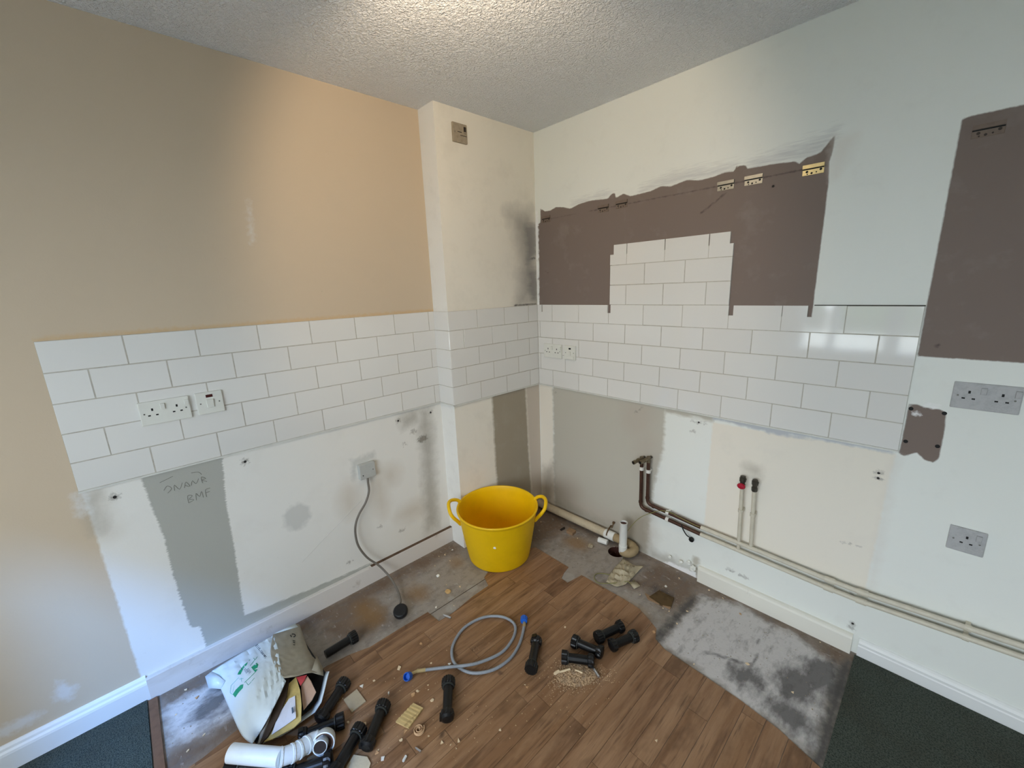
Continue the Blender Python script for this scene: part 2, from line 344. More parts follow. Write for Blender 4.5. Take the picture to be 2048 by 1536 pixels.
fa = {
 'brown': [box2(-.14, -.02, -2.1, -.68), box2(-.0, 1.72, -.05, .01), box2(0, .30, -.40, .01), box2(.85, 1.14, -.28, 0), box2(1.60, 1.74, -.12, 0), box2(-.12, .2, -1.5, -1.25), box2(.18, .30, -2.11, -1.75)],
 'smear': [[(1.165, -.10), (1.30, -.05), (1.55, -.07), (1.70, -.12), (1.70, -.56), (1.5, -.53), (1.15, -.50)], [(-.02, -2.09), (.16, -2.05), (.2, -1.8), (.05, -1.72), (-.05, -1.9)]],
 'blot': [disc2(1.66, -.22, .07, .10), disc2(1.60, -.33, .07, .10), disc2(1.62, -.47, .09, .05), disc2(1.46, -.42, .06, .05), disc2(.02, -1.85, .05, .08), disc2(.08, -1.95, .05, .07), disc2(1.0, -.22, .05, .03)],
 'strip': [[(1.70, -.10), (1.735, -.03), (1.735, -.62), (1.70, -.60)], [(1.125, -.125), (1.155, -.135), (1.145, -.515), (1.105, -.50)]],
 'crack': [[(1.43, -.18), (1.44, -.18), (1.47, -.36), (1.46, -.36)], [(1.30, -.40), (1.46, -.345), (1.46, -.355), (1.30, -.42)], [(1.46, -.35), (1.53, -.43), (1.52, -.44), (1.455, -.355)]],
 'ring': [disc2(.335, -1.02, .028), disc2(.39, -.93, .02), disc2(.30, -.86, .03), disc2(.60, -.45, .035), disc2(.28, -.98, .02)],
 'rust': [disc2(.12, -1.08, .07, .05), disc2(.07, -1.32, .10, .06), disc2(.06, -.79, .04, .03), disc2(.45, -.18, .08, .06), disc2(.95, -.42, .08, .03)],
}
floor = surface('floor', lambda u, v: (u, v, 0), XL-.01, XR, YB, .01, .02, fa, fl.done(), hole=HOLE)
dk = plain('drain_inside', (62, 30, 20), .8)
g = G(); n = 32
ring = [(HOLE[0]+HOLE[2]*math.cos(2*math.pi*k/n), HOLE[1]+HOLE[2]*math.sin(2*math.pi*k/n)) for k in range(n)]
g.add([(x, y, 0) for x, y in ring]+[(x, y, -.14) for x, y in ring], [(k, n+k, n+(k+1) % n, (k+1) % n) for k in range(n)]+[tuple(range(n, 2*n))])
link('drain_hole', g.mesh(), floor, dk)

# wood-look planks, clipped to the torn outline
OUT = [(.30, -.385), (.555, -.390), (.566, -.440), (.585, -.486), (.629, -.490), (.640, -.425), (.645, -.392), (.90, -.388), (.985, -.393), (1.06, -.425), (1.10, -.445), (1.125, -.50), (1.178, -.521), (1.30, -.526), (1.474, -.534), (1.607, -.553), (1.728, -.592), (1.728, -2.112),
       (.290, -2.112), (.285, -2.0), (.262, -1.903), (.245, -1.76), (.20, -1.70), (.228, -1.558), (.24, -1.478), (.266, -1.4), (.268, -1.256), (.275, -1.112), (.362, -1.106), (.367, -1.035), (.35, -.90), (.347, -.79), (.283, -.765), (.255, -.70), (.245, -.5)]
def clip(poly, axis, lim, keep_less):
    out = []; n = len(poly)
    for i in range(n):
        a, b = poly[i-1], poly[i]; ia = (a[axis] <= lim) == keep_less; ib = (b[axis] <= lim) == keep_less
        if ia != ib:
            t = (lim-a[axis])/(b[axis]-a[axis]); out.append((a[0]+(b[0]-a[0])*t, a[1]+(b[1]-a[1])*t))
        if ib: out.append(b)
    return out
pk = M('wood_print', (.275, .146, .070), .42, .35)
oi = pk.n.new('ShaderNodeObjectInfo'); rnd = oi.outputs['Random']
geo = pk.n.new('ShaderNodeNewGeometry'); cx = pk.n.new('ShaderNodeVectorMath'); cx.operation = 'ADD'
sc = pk.n.new('ShaderNodeVectorMath'); sc.operation = 'SCALE'; sc.inputs[0].default_value = (13, 7, 3); pk.link(rnd, sc.inputs['Scale'])
pk.link(geo.outputs['Position'], cx.inputs[0]); pk.link(sc.outputs[0], cx.inputs[1]); pk.vec = cx.outputs[0]
pk.mix(pk.rng(rnd, 0, 1, 0, .85), (.20, .10, .048))
pk.spots((.38, .225, .125), 18, .42, .66, .85, 5, (1, .10, 1)); pk.spots((.115, .054, .026), 26, .50, .70, .75, 6, (1, .08, 1)); pk.spots((.12, .06, .028), 7, .54, .70, .8, 4, (1, .45, 1)); pk.spots((.075, .036, .018), 95, .56, .70, .6, 4, (1, .06, 1)); pk.spots((.05, .028, .018), 9, .69, .75, .8, 2)
pk.bump(pk.noise(60, 4, .6, (1, .08, 1)), .15, .002); pk = pk.done()
rp = random.Random(3); PW = .0705; x = .719-PW*7
known = {0: -.667, -4: -.677, 2: -.48, 1: -.90}
while x < 1.73:
    k = round((x-.6485)/PW); y = known.get(k, -.30-rp.uniform(.05, .5)); ys = [y]
    while ys[-1] > -2.2: ys.append(ys[-1]-rp.uniform(.42, .62))
    while ys[0] < -.3: ys.insert(0, ys[0]+.5)
    for a, b in zip(ys[:-1], ys[1:]):
        q = clip(clip(clip(clip(OUT, 0, x+.0006, False), 0, x+PW-.0006, True), 1, a-.0006, True), 1, b+.0006, False)
        if len(q) > 2 and abs(sum(q[i-1][0]*q[i][1]-q[i][0]*q[i-1][1] for i in range(len(q)))) > 6e-4:
            link('plank', G().prism([(u, v, .0005) for u, v in q], (0, 0, .0025)).mesh(), floor, pk)
    x += PW

# carpet and gripper rod
cp = M('carpet_pile', (.094, .108, .088), .95, .05); cp.spots((.075, .07, .052), 5, .45, .7, .6); cp.spots((.03, .038, .034), 220, .45, .6, .8, 2); cp.spots((.10, .12, .11), 70, .66, .74, .5)
cp.bump(cp.noise(320, 2), .9, .006)
cp = cp.done()
CB = [(1.733, -.018), (XR, -.018), (XR, YB), (XL+.002, YB), (XL+.002, -2.124), (1.733, -2.124)]
o = link('carpet', G().prism([(a, b, .0005) for a, b in reversed(CB)], (0, 0, .009)).mesh(), mat=cp, label='dark green carpet round the edge of the bare kitchen floor', cat='carpet')
gm = plain('gripper_wood', (120, 88, 66), .8, .2, var=.15)
link('gripper_rod', G().box((XL+.02, -2.121, .0005), (.285, -2.094, .007)).mesh(), floor, gm)

# ------------------------------------------------------------------ SKIRTINGS
skw = M('skirting_gloss', (.80, .81, .80), .35, .45); skw.spots((.5, .48, .45), 12, .62, .8, .2); skw = skw.done()
skd = M('skirting_dirty', (.70, .66, .62), .6, .3); skd.spots((.33, .28, .22), 16, .60, .75, .5); skd.spots((.45, .38, .30), 7, .5, .7, .45, 5, (1, .3, 1)); skd = skd.done()
skc = M('skirting_cream', (.78, .76, .68), .4, .45); skc.spots((.30, .27, .22), 22, .66, .76, .5); skc = skc.done()
def skirting(name, prof, kind, u0, u1, mat):
    a = [frame(kind, u0, 0, -.004) @ Vector((0, z, d)) for d, z in prof]; b = frame(kind, u1, 0, -.004) @ Vector((0, 0, 0))-frame(kind, u0, 0, -.004) @ Vector((0, 0, 0))
    return link(name, G().prism(a, b).mesh(), mat=mat, kind='structure')
OG = [(0, 0), (.020, 0), (.020, .052), (.017, .056), (.018, .066), (.012, .074), (.006, .079), (0, .08)]
skirting('baseboard_left', [(0, 0), (.019, 0), (.019, .072), (.017, .080), (.012, .086), (.010, .094), (.005, .101), (0, .102)], 'L', YB, -2.112, skw)
b2 = skirting('baseboard_left_inner', [(0, 0), (.020, 0), (.020, .0915), (.018, .0935), (0, .0935)], 'L', -2.112, WB+.004, skd)
bw = plain('bare_wood_edge', (98, 78, 62), .8, .2, var=.2)
link('bare_top_edge', G().box((XL-.003, -1.20, .0935), (XL+.0155, WB+.002, .0955)).mesh(), b2, bw)
skirting('baseboard_right_inner', [(0, 0), (.022, 0), (.022, .070), (.019, .079), (.012, .083), (0, .084)], 'R', 1.098, 1.718, skc)
skirting('baseboard_right', OG, 'R', 1.738, XR, skw)

# ------------------------------------------------------------------ TILES
tm = M('glazed_tile', TILEW, .07, .75); oi = tm.n.new('ShaderNodeObjectInfo')
tm.mix(tm.rng(oi.outputs['Random'], 0, 1, 0, .5), (.70, .685, .655)); tm.bump(tm.noise(14, 2), .03, .004); tm = tm.done()
gr = plain('grout', (186, 181, 170), .9, .1, var=.15)
TP, TQ = .102, .2032
tcache = {}
def tile_mesh(w, h):
    k = (round(w, 4), round(h, 4))
    if k not in tcache:
        b, d = .0014, .0072; hw, hh = w/2, h/2
        v = [(-hw, -hh, 0), (hw, -hh, 0), (hw, hh, 0), (-hw, hh, 0), (-hw, -hh, d-b), (hw, -hh, d-b), (hw, hh, d-b), (-hw, hh, d-b), (-hw+b, -hh+b, d), (hw-b, -hh+b, d), (hw-b, hh-b, d), (-hw+b, hh-b, d)]
        f = [(8, 9, 10, 11)]+[(i, (i+1) % 4, 4+(i+1) % 4, 4+i) for i in range(4)]+[(4+i, 4+(i+1) % 4, 8+(i+1) % 4, 8+i) for i in range(4)]
        me = mesh(v, f); me.materials.append(tm); tcache[k] = me
    return tcache[k]
def tile(parent, kind, u0, u1, z0, z1):
    g_ = .0011
    if u1-u0 < .008: return
    o = link('tile', tile_mesh(u1-u0-2*g_, z1-z0-2*g_), parent, local=True)
    o.matrix_local = frame(kind, (u0+u1)/2, (z0+z1)/2, -.004+random.uniform(-.0003, .0003)) @ Matrix.Rotation(random.uniform(-.002, .002), 4, 'X') @ Matrix.Rotation(random.uniform(-.0015, .0015), 4, 'Y')
def row(parent, kind, k, joint0, u0, u1):
    j = joint0+math.ceil((u0-joint0)/TQ)*TQ; e = [u0]
    while j < u1-.002:
        if j > u0+.002: e.append(j)
        j += TQ
    e.append(u1); z = zb+k*TP
    for a, b in zip(e[:-1], e[1:]): tile(parent, kind, a, b, z, z+TP)
def grout(parent, kind, u0, u1, z0, z1):
    a = frame(kind, 0, 0, -.0035)
    link('grout_bed', G().box((u0, z0, 0), (u1, z1, .0059), a).mesh(), parent, gr)
LE = -2.142
for k in range(5): row(wl, 'L', k, LE if k % 2 == 0 else LE+TQ/2, LE, WB)
grout(wl, 'L', LE+.001, WB, zb, zt-.001)
for k in range(5):
    tile(wc, 'S', XL+.002, .003, zb+k*TP, zb+(k+1)*TP)
    row(wc, 'B', k, -.59 if k % 2 else -.491, WB-.002, -.002)
grout(wc, 'S', XL, -.003, zb, zt-.001); grout(wc, 'B', WB+.003, 0, zb, zt-.001)
X0 = .5303; RE = 1.7500
for k in range(4): row(wr, 'R', k, X0 if k % 2 == 0 else X0+TQ/2, .003, RE)
g_ = .0011
def cut(pts):
    link('tile', G().prism([frame('R', 0, 0, -.004) @ Vector((x, z, 0)) for x, z in pts], (0, -.007, 0)).mesh(), wr, tm)
z5, z8, zr = zb+5*TP, zb+8*TP, zb+4*TP; n5 = zb+4.57*TP
J = lambda n: X0+n*TQ
# top course, with open joints and cut corners where the wall units hung
top5 = [(.003, J(-2)), (J(-2), J(-1)), (J(-1), .523, 0, .020), (.523+.0, J(1)), (J(1), J(2)), (J(2), 1.142), (1.142, J(4)), (J(4), J(5)), (J(5), RE)]
for i, e in enumerate(top5):
    a, b = e[0]+g_, e[1]-g_
    lo, hi = zr+g_, z5-g_
    if i == 0: cut([(a, lo), (b, lo), (b, hi), (.046, hi), (.046, n5), (.038, n5), (.038, hi), (a, hi)])
    elif i == 2: cut([(a, lo), (b+.005, lo), (b+.005, n5), (b, n5), (b, hi), (a, hi)])
    elif i == 3: cut([(a+.006, lo), (b, lo), (b, hi), (.541, hi), (.541, n5), (a+.006, n5)])
    elif i == 5: cut([(a, lo), (b, lo), (b, n5), (1.1405, n5), (1.1405, hi), (a, hi)])
    elif i == 6: cut([(a, lo), (b, lo), (b, hi), (1.160, hi), (1.160, n5), (a, n5)])
    elif i == 7: cut([(a, lo), (b, lo), (b, hi), (1.4445, hi), (1.4445, n5), (1.428, n5), (1.428, hi), (a, hi)])
    else: tile(wr, 'R', e[0], e[1], zr, z5)
HL, HR = .533, 1.1405
for k in (5, 6): row(wr, 'R', k, X0+TQ/2 if k == 5 else X0, HL, HR)
e8 = [HL, J(.5), J(1.5), J(2.5), HR]
for i, (a, b) in enumerate(zip(e8[:-1], e8[1:])):
    lo, hi, mid = zb+7*TP+g_, z8-g_, zb+7.52*TP; s = .0022
    q = [(a+g_, lo), (b-g_, lo)]
    q += [(b-g_, mid), (b-s, mid), (b-s, hi)] if i < 3 else [(b-g_, mid), (1.124, mid), (1.124, hi)]
    q += [(a+s, hi), (a+s, mid), (a+g_, mid)] if i > 0 else [(.555, hi), (.555, mid), (a+g_, mid)]
    cut(q)
grout(wr, 'R', 0, RE-.001, zb, n5); grout(wr, 'R', 1.447, RE-.001, n5, z5-.002); grout(wr, 'R', .545, 1.139, n5, zb+7.5*TP)
# open dark joint lines in the top courses
tr = plain('tile_trim_white', (214, 214, 208), .35, .45)
for par, kd, a, b in ((wl, 'L', LE, WB), (wc, 'B', WB-.004, 0), (wc, 'S', XL, .006), (wr, 'R', 0, RE)):
    link('tile_trim', G().box((a, zb-.006, 0), (b, zb, .0085), frame(kd, 0, 0, -.0038)).mesh(), par, tr)
tk = plain('tile_top_sealant', (86, 84, 76), .8, .2, var=.2)
link('top_sealant', G().box((1.447, z5-.002, 0), (RE, z5+.0025, .0062), frame('R', 0, 0, -.0038)).mesh(), wr, tk)
#@@OBJECTS@@
# ================================================================== OBJECTS
WHP = plain('white_moulded_plastic', (222, 222, 214), .32, .45, var=.02)
GRP = plain('paint_smeared_plastic', (176, 176, 176), .5, .35, var=.10, scale=60)
TAN = plain('beige_painted_plastic', (165, 152, 132), .6, .3, var=.12, scale=80)
BLK = plain('slot_black', (18, 17, 16), .6, .3)
NEON = plain('neon_red', (70, 10, 10), .15, .6); SCR = plain('screw_steel', (120, 118, 112), .35, .5, .8)
SLOTDK = plain('dark_opening', (40, 30, 26), .5)  # flat dark brown for the spur slots and trap bore

# ------------------------------------------------------------------ sockets and switches
PLATE2 = rbox(.146, .086, .0095, .003); PLATE1 = rbox(.086, .086, .0095, .003)
def slot(par, x, y, w, h, mat, d=.0098, name='pin_slot'):
    return sub(name, G().box((x-w/2, y-h/2, d-.002), (x+w/2, y+h/2, d)).mesh(), par, mat)
def rocker(par, x, y, mat, w=.013, h=.022):
    o = sub('rocker', rbox(w, h, .006, .0015), par, mat, T3((x, y, .0088)) @ Matrix.Rotation(.10, 4, 'X')); return o
def screw(par, x, y):
    g = G().lathe([(.0026, .0085), (.0026, .0102), (.0015, .0106)], T3((x, y, 0)), 10); return sub('plate_screw', g.mesh(), par, SCR)
def socket(name, kind, u, z, off, n, mat, label, rot=0.):
    e = empty(name, (0, 0, 0), label=label, cat='socket'); e.matrix_world = frame(kind, u, z, off) @ Matrix.Rotation(rot, 4, 'Z')
    sub('faceplate', PLATE2.copy() if n == 2 else PLATE1.copy(), e, mat)
    for cx_ in ((-.036, .034) if n == 2 else (0,)):
        slot(e, cx_, .013, .0055, .009, BLK); slot(e, cx_-.011, -.008, .0075, .0048, BLK); slot(e, cx_+.011, -.008, .0075, .0048, BLK)
        rocker(e, cx_+(.030 if n == 2 else .026), .020, mat)
    for sx in ((-.060, .060) if n == 2 else (-.030, .030)): screw(e, sx, 0)
    return e
socket('double_socket', 'L', -1.872, 1.115, .003, 2, WHP, 'white double socket on the tiles beside a red-neon switch', -.0)
sw = empty('cooker_switch', (0, 0, 0), label='white square switch with a red neon window on the tiles', cat='switch'); sw.matrix_world = frame('L', -1.737, 1.117, .003)
sub('faceplate', PLATE1.copy(), sw, WHP); rocker(sw, 0, -.002, WHP, .022, .032); slot(sw, .001, .027, .022, .011, NEON, .0102, 'neon_window'); screw(sw, -.030, 0); screw(sw, .030, 0)
socket('double_socket', 'R', .131, 1.116, .003, 2, WHP, 'white double socket low on the tiles close to the room corner')
fc = empty('fused_switch', (0, 0, 0), label='white fused switch with a small black window beside the corner socket', cat='switch'); fc.matrix_world = frame('R', .266, 1.116, .003)
sub('faceplate', PLATE1.copy(), fc, WHP); slot(fc, .002, .025, .016, .010, BLK, .0102, 'neon_window'); screw(fc, -.030, 0); screw(fc, .030, 0); rocker(fc, .002, -.004, WHP, .014, .024)
sub('fuse_carrier', rbox(.05, .018, .006, .002), fc, WHP, T3((.006, -.030, .0085)))
socket('double_socket', 'R', 1.923, 1.116, -.004, 2, GRP, 'paint-smeared grey double socket under the large brown paint panel')
socket('single_socket', 'R', 1.953, .622, -.004, 1, GRP, 'paint-smeared grey single socket low on the white wall')
sp = empty('spur_unit', (0, 0, 0), label='beige painted fuse spur high on the boxed-out corner', cat='switch'); sp.matrix_world = frame('B', -.537, 2.266, -.004)
sub('faceplate', rbox(.088, .088, .010, .003), sp, TAN); slot(sp, .030, .021, .014, .022, SLOTDK, .0106, 'fuse_slot'); slot(sp, -.003, .004, .026, .003, SLOTDK, .0106, 'label_slot'); slot(sp, .02, -.010, .04, .0025, SLOTDK, .0106, 'label_slot'); screw(sp, -.031, .002); screw(sp, .031, .002)

# flex outlet, cable and plug
fo = empty('flex_outlet', (XL, -1.159, .632), label='grey flex outlet on the left wall trailing a cable and black plug', cat='socket')
om = plain('outlet_grey', (182, 184, 180), .4, .4, var=.04)
q = link('outlet_box', rbox(.083, .080, .024, .004), fo, om, local=True); q.matrix_local = T3((-.004, 0, 0)) @ frame('L', 0, 0, -XL)
sub('outlet_screw', G().lathe([(.003, .0), (.003, .0015)], T3((.0195, -.026, -.018)) @ Matrix.Rotation(math.pi/2, 4, 'Y'), 8).mesh(), fo, BLK)
sub('outlet_screw', G().lathe([(.003, .0), (.003, .0015)], T3((.0195, .028, .000)) @ Matrix.Rotation(math.pi/2, 4, 'Y'), 8).mesh(), fo, SCR)
cb = plain('grey_flex', (112, 106, 98), .5, .35, var=.05)
cab = cat([(-.116, -1.163, .594), (-.112, -1.166, .575), (-.106, -1.170, .525), (-.102, -1.195, .475), (-.100, -1.238, .425), (-.100, -1.262, .372), (-.100, -1.267, .31), (-.098, -1.258, .25), (-.094, -1.225, .175), (-.075, -1.175, .108), (-.02, -1.148, .052), (.05, -1.150, .022), (.105, -1.165, .018), (.140, -1.180, .026), (.166, -1.196, .034)], 6)
link('cable', G().tube(cab, .0055, 10).mesh(), fo, cb, smooth=True)
pm = plain('black_plug', (24, 24, 26), .45, .4, var=.03)
pmx = T3((.193, -1.207, .004)) @ Matrix.Rotation(.9, 4, 'Z') @ Matrix.Rotation(.42, 4, 'X') @ Matrix.Translation((0, 0, .010))
link('plug', G().lathe([(.022, -.002), (.031, .002), (.034, .008), (.034, .020), (.031, .025), (.026, .027)], pmx, 32).mesh(), fo, pm, smooth=False)

# ------------------------------------------------------------------ wall-unit hanging brackets
BZ = plain('zinc_plate', (150, 146, 134), .35, .5, .35, var=.05, scale=70); BG = plain('brass_zinc', (238, 212, 150), .30, .5, .35, var=.06, scale=60)
BP = plain('painted_over_bracket', (122, 106, 94), .6, .3, var=.08, scale=60)
def bracket(u, z, mat, label, holes=BLK):
    e = empty('cabinet_bracket', (0, 0, 0), label=label, cat='bracket', group='wall unit hanging brackets'); e.matrix_world = frame('R', u, z, -.004)
    sub('plate', rbox(.066, .036, .0018, .0008, 1), e, mat)
    g = G().box((-.033, .006, .0016), (.033, .017, .0075)); g.box((-.033, .0045, .0055), (.033, .007, .0075)); sub('hook_lip', g.mesh(), e, mat)
    sub('lip_gap', G().box((-.0325, .0005, .0018), (.0325, .0045, .0022)).mesh(), e, BLK)
    for x, y, r in ((-.019, -.006, .0042), (.023, -.004, .0042), (-.004, -.0125, .0036), (-.017, -.014, .0022), (.010, -.011, .0024)):
        sub('fixing_hole', G().lathe([(r, .0016), (r, .0022)], T3((x, y, 0)), 10).mesh(), e, holes)
BD = plain('bracket_hole_brown', (58, 48, 42), .7)
bracket(1.391, 1.889, BG, 'bright brass-coloured bracket at the top right of the brown paint')
bracket(1.088, 1.891, BZ, 'dull zinc bracket above a dark scratch on the brown paint')
bracket(1.193, 1.892, BZ, 'pale zinc bracket without a scratch, left of the brass-coloured one')
bracket(.483, 1.893, BP, 'brown-painted bracket, left one of the pair over the hob splashback edge', BD)
bracket(.592, 1.897, BP, 'brown-painted bracket, right one of the pair over the hob splashback edge', BD)
bracket(.083, 1.895, BP, 'brown-painted bracket next to the room corner', BD)
bracket(1.812, 1.906, BP, 'brown-painted bracket on the large brown panel at far right', BD)

# screw fixings left in the walls
plug_m = plain('wall_plug_dark', (34, 30, 28), .8)
def hole(par, kind, u, z, r=.005, mat=plug_m): link('screw_hole', G().lathe([(r, -.001), (r, .0008)], frame(kind, u, z, -.0045), 10).mesh(), par, mat)
for u, z in ((-2.061, .837), (-1.66, .84), (-.954, .841), (-.752, .84)): hole(wl, 'L', u, z, .0055)
for u, z in ((1.761, 1.048), (1.842, 1.047), (1.763, .928), (1.842, .930)): hole(wr, 'R', u, z, .0065, BLK)
for u, z in ((1.044, .843), (1.708, .789), (1.709, .769), (1.71, .128), (1.265, 1.855)): hole(wr, 'R', u, z, .0045)

# faint pencil lettering on the raw plaster
pen = plain('pencil', (134, 134, 126), .9, .1); scr_m = plain('wall_scratch', (206, 205, 198), .9, .1)
def scrawl(par, strokes, name='pencil_marks', mat=pen):
    g = G()
    for st in strokes: g.tube(cat([(XL-.0036, y, z) for y, z in st], 3), .0010, 5)
    link(name, g.mesh(), par, mat)
scrawl(wl, [[(-1.936, .846), (-1.915, .852), (-1.895, .858)], [(-1.93, .812), (-1.918, .826), (-1.907, .812), (-1.921, .798)], [(-1.90, .80), (-1.897, .822), (-1.885, .80), (-1.873, .823)], [(-1.87, .80), (-1.862, .822), (-1.853, .80), (-1.868, .81)], [(-1.848, .802), (-1.842, .820), (-1.833, .804), (-1.822, .822)], [(-1.813, .80), (-1.813, .825), (-1.80, .815), (-1.812, .812), (-1.798, .80)], [(-1.84, .852), (-1.818, .848), (-1.81, .835)],
 [(-1.868, .735), (-1.866, .765), (-1.852, .76), (-1.864, .75), (-1.850, .742), (-1.867, .735)], [(-1.843, .737), (-1.840, .765), (-1.831, .748), (-1.822, .767), (-1.820, .74)], [(-1.810, .738), (-1.809, .768), (-1.793, .770)], [(-1.809, .755), (-1.796, .757)]])
scrawl(wl, [[(-1.515, .282), (-1.40, .355), (-1.30, .416), (-1.197, .478)]], 'scratch', scr_m)

# ------------------------------------------------------------------ bucket
YEL = plain('yellow_rubber', (236, 190, 4), .48, .35, var=.05, scale=8)
bc = Vector((.187, -.569, 0)); lean = Vector((.046, -.038, 0)); vd = Vector((-.766, .643, 0)); pd = Vector((.643, .766, 0)); BH = .345
def bpt(a, t, extra=0.0):            # wall point at angle a, height fraction t
    r = .172+(.219-.172)*t**.9+extra; c = bc+lean*t
    return c+vd*(math.cos(a)*r*(1+.055*t))+pd*(math.sin(a)*r)+Vector((0, 0, BH*t))
prof = [(0, -.012), (.012, -.003), (.03, 0)]+[(t, .0006*math.sin(t*190) if t < .62 else 0) for t in np.linspace(.05, .94, 70)]+[(.955, .003), (.975, .006), (.99, .006), (1.0, .003), (1.0, -.003), (.985, -.006), (.9, -.0065), (.5, -.0065), (.06, -.0065), (.025, -.012), (.02, -.04)]
seg = 72; vs = []; fs = []
for t, e in prof: vs += [bpt(2*math.pi*j/seg, t, e) for j in range(seg)]
n = len(prof); fs = [(i*seg+j, i*seg+(j+1) % seg, (i+1)*seg+(j+1) % seg, (i+1)*seg+j) for i in range(n-1) for j in range(seg)]+[tuple(reversed(range(seg))), tuple(range((n-1)*seg, n*seg))]
bk = empty('tub', bc, label='yellow flexible builder\'s tub with two loop handles standing in the corner', cat='bucket')
link('tub_body', mesh(vs, fs), bk, YEL, smooth=True)
for sgn in (-1, 1):
    a0 = sgn*math.pi/2+(.10 if sgn > 0 else 0); o = pd*sgn
    P = lambda da, t, ex: bpt(a0+da, t, ex)
    pts = [P(-.30*1, .985, .0), P(-.26, 1.02, .012)+Vector((0, 0, .006)), P(-.16, 1.04, .034)+Vector((0, 0, .012)), P(0, 1.04, .046)+Vector((0, 0, .012)), P(.16, 1.02, .044), P(.22, .95, .034), P(.20, .86, .018), P(.15, .76, .0)]
    if sgn < 0: pts = [P(.30, .985, .0), P(.26, 1.02, .012)+Vector((0, 0, .006)), P(.14, 1.04, .034)+Vector((0, 0, .014)), P(0, 1.04, .044)+Vector((0, 0, .014)), P(-.16, 1.0, .040), P(-.22, .92, .030), P(-.20, .83, .014), P(-.15, .74, .0)]
    link('tub_handle', G().tube(cat(pts, 5), [.011]*3+[.0095]*(5*7-5)+[.011]*3, 12).mesh(), bk, YEL, smooth=True)
sp_m = plain('white_splash', (235, 235, 228), .6)
c = bpt(math.pi+.12, .60, .0005)
g = G(); k = 9; rr = [.0062, .008, .005, .0075, .006, .0085, .0055, .007, .009]
ring = [c+pd*(rr[i]*math.cos(2*math.pi*i/k))+Vector((0, 0, rr[i]*math.sin(2*math.pi*i/k)))-vd*.0012 for i in range(k)]
link('paint_splash', g.prism(ring, vd*.0025).mesh(), bk, sp_m)

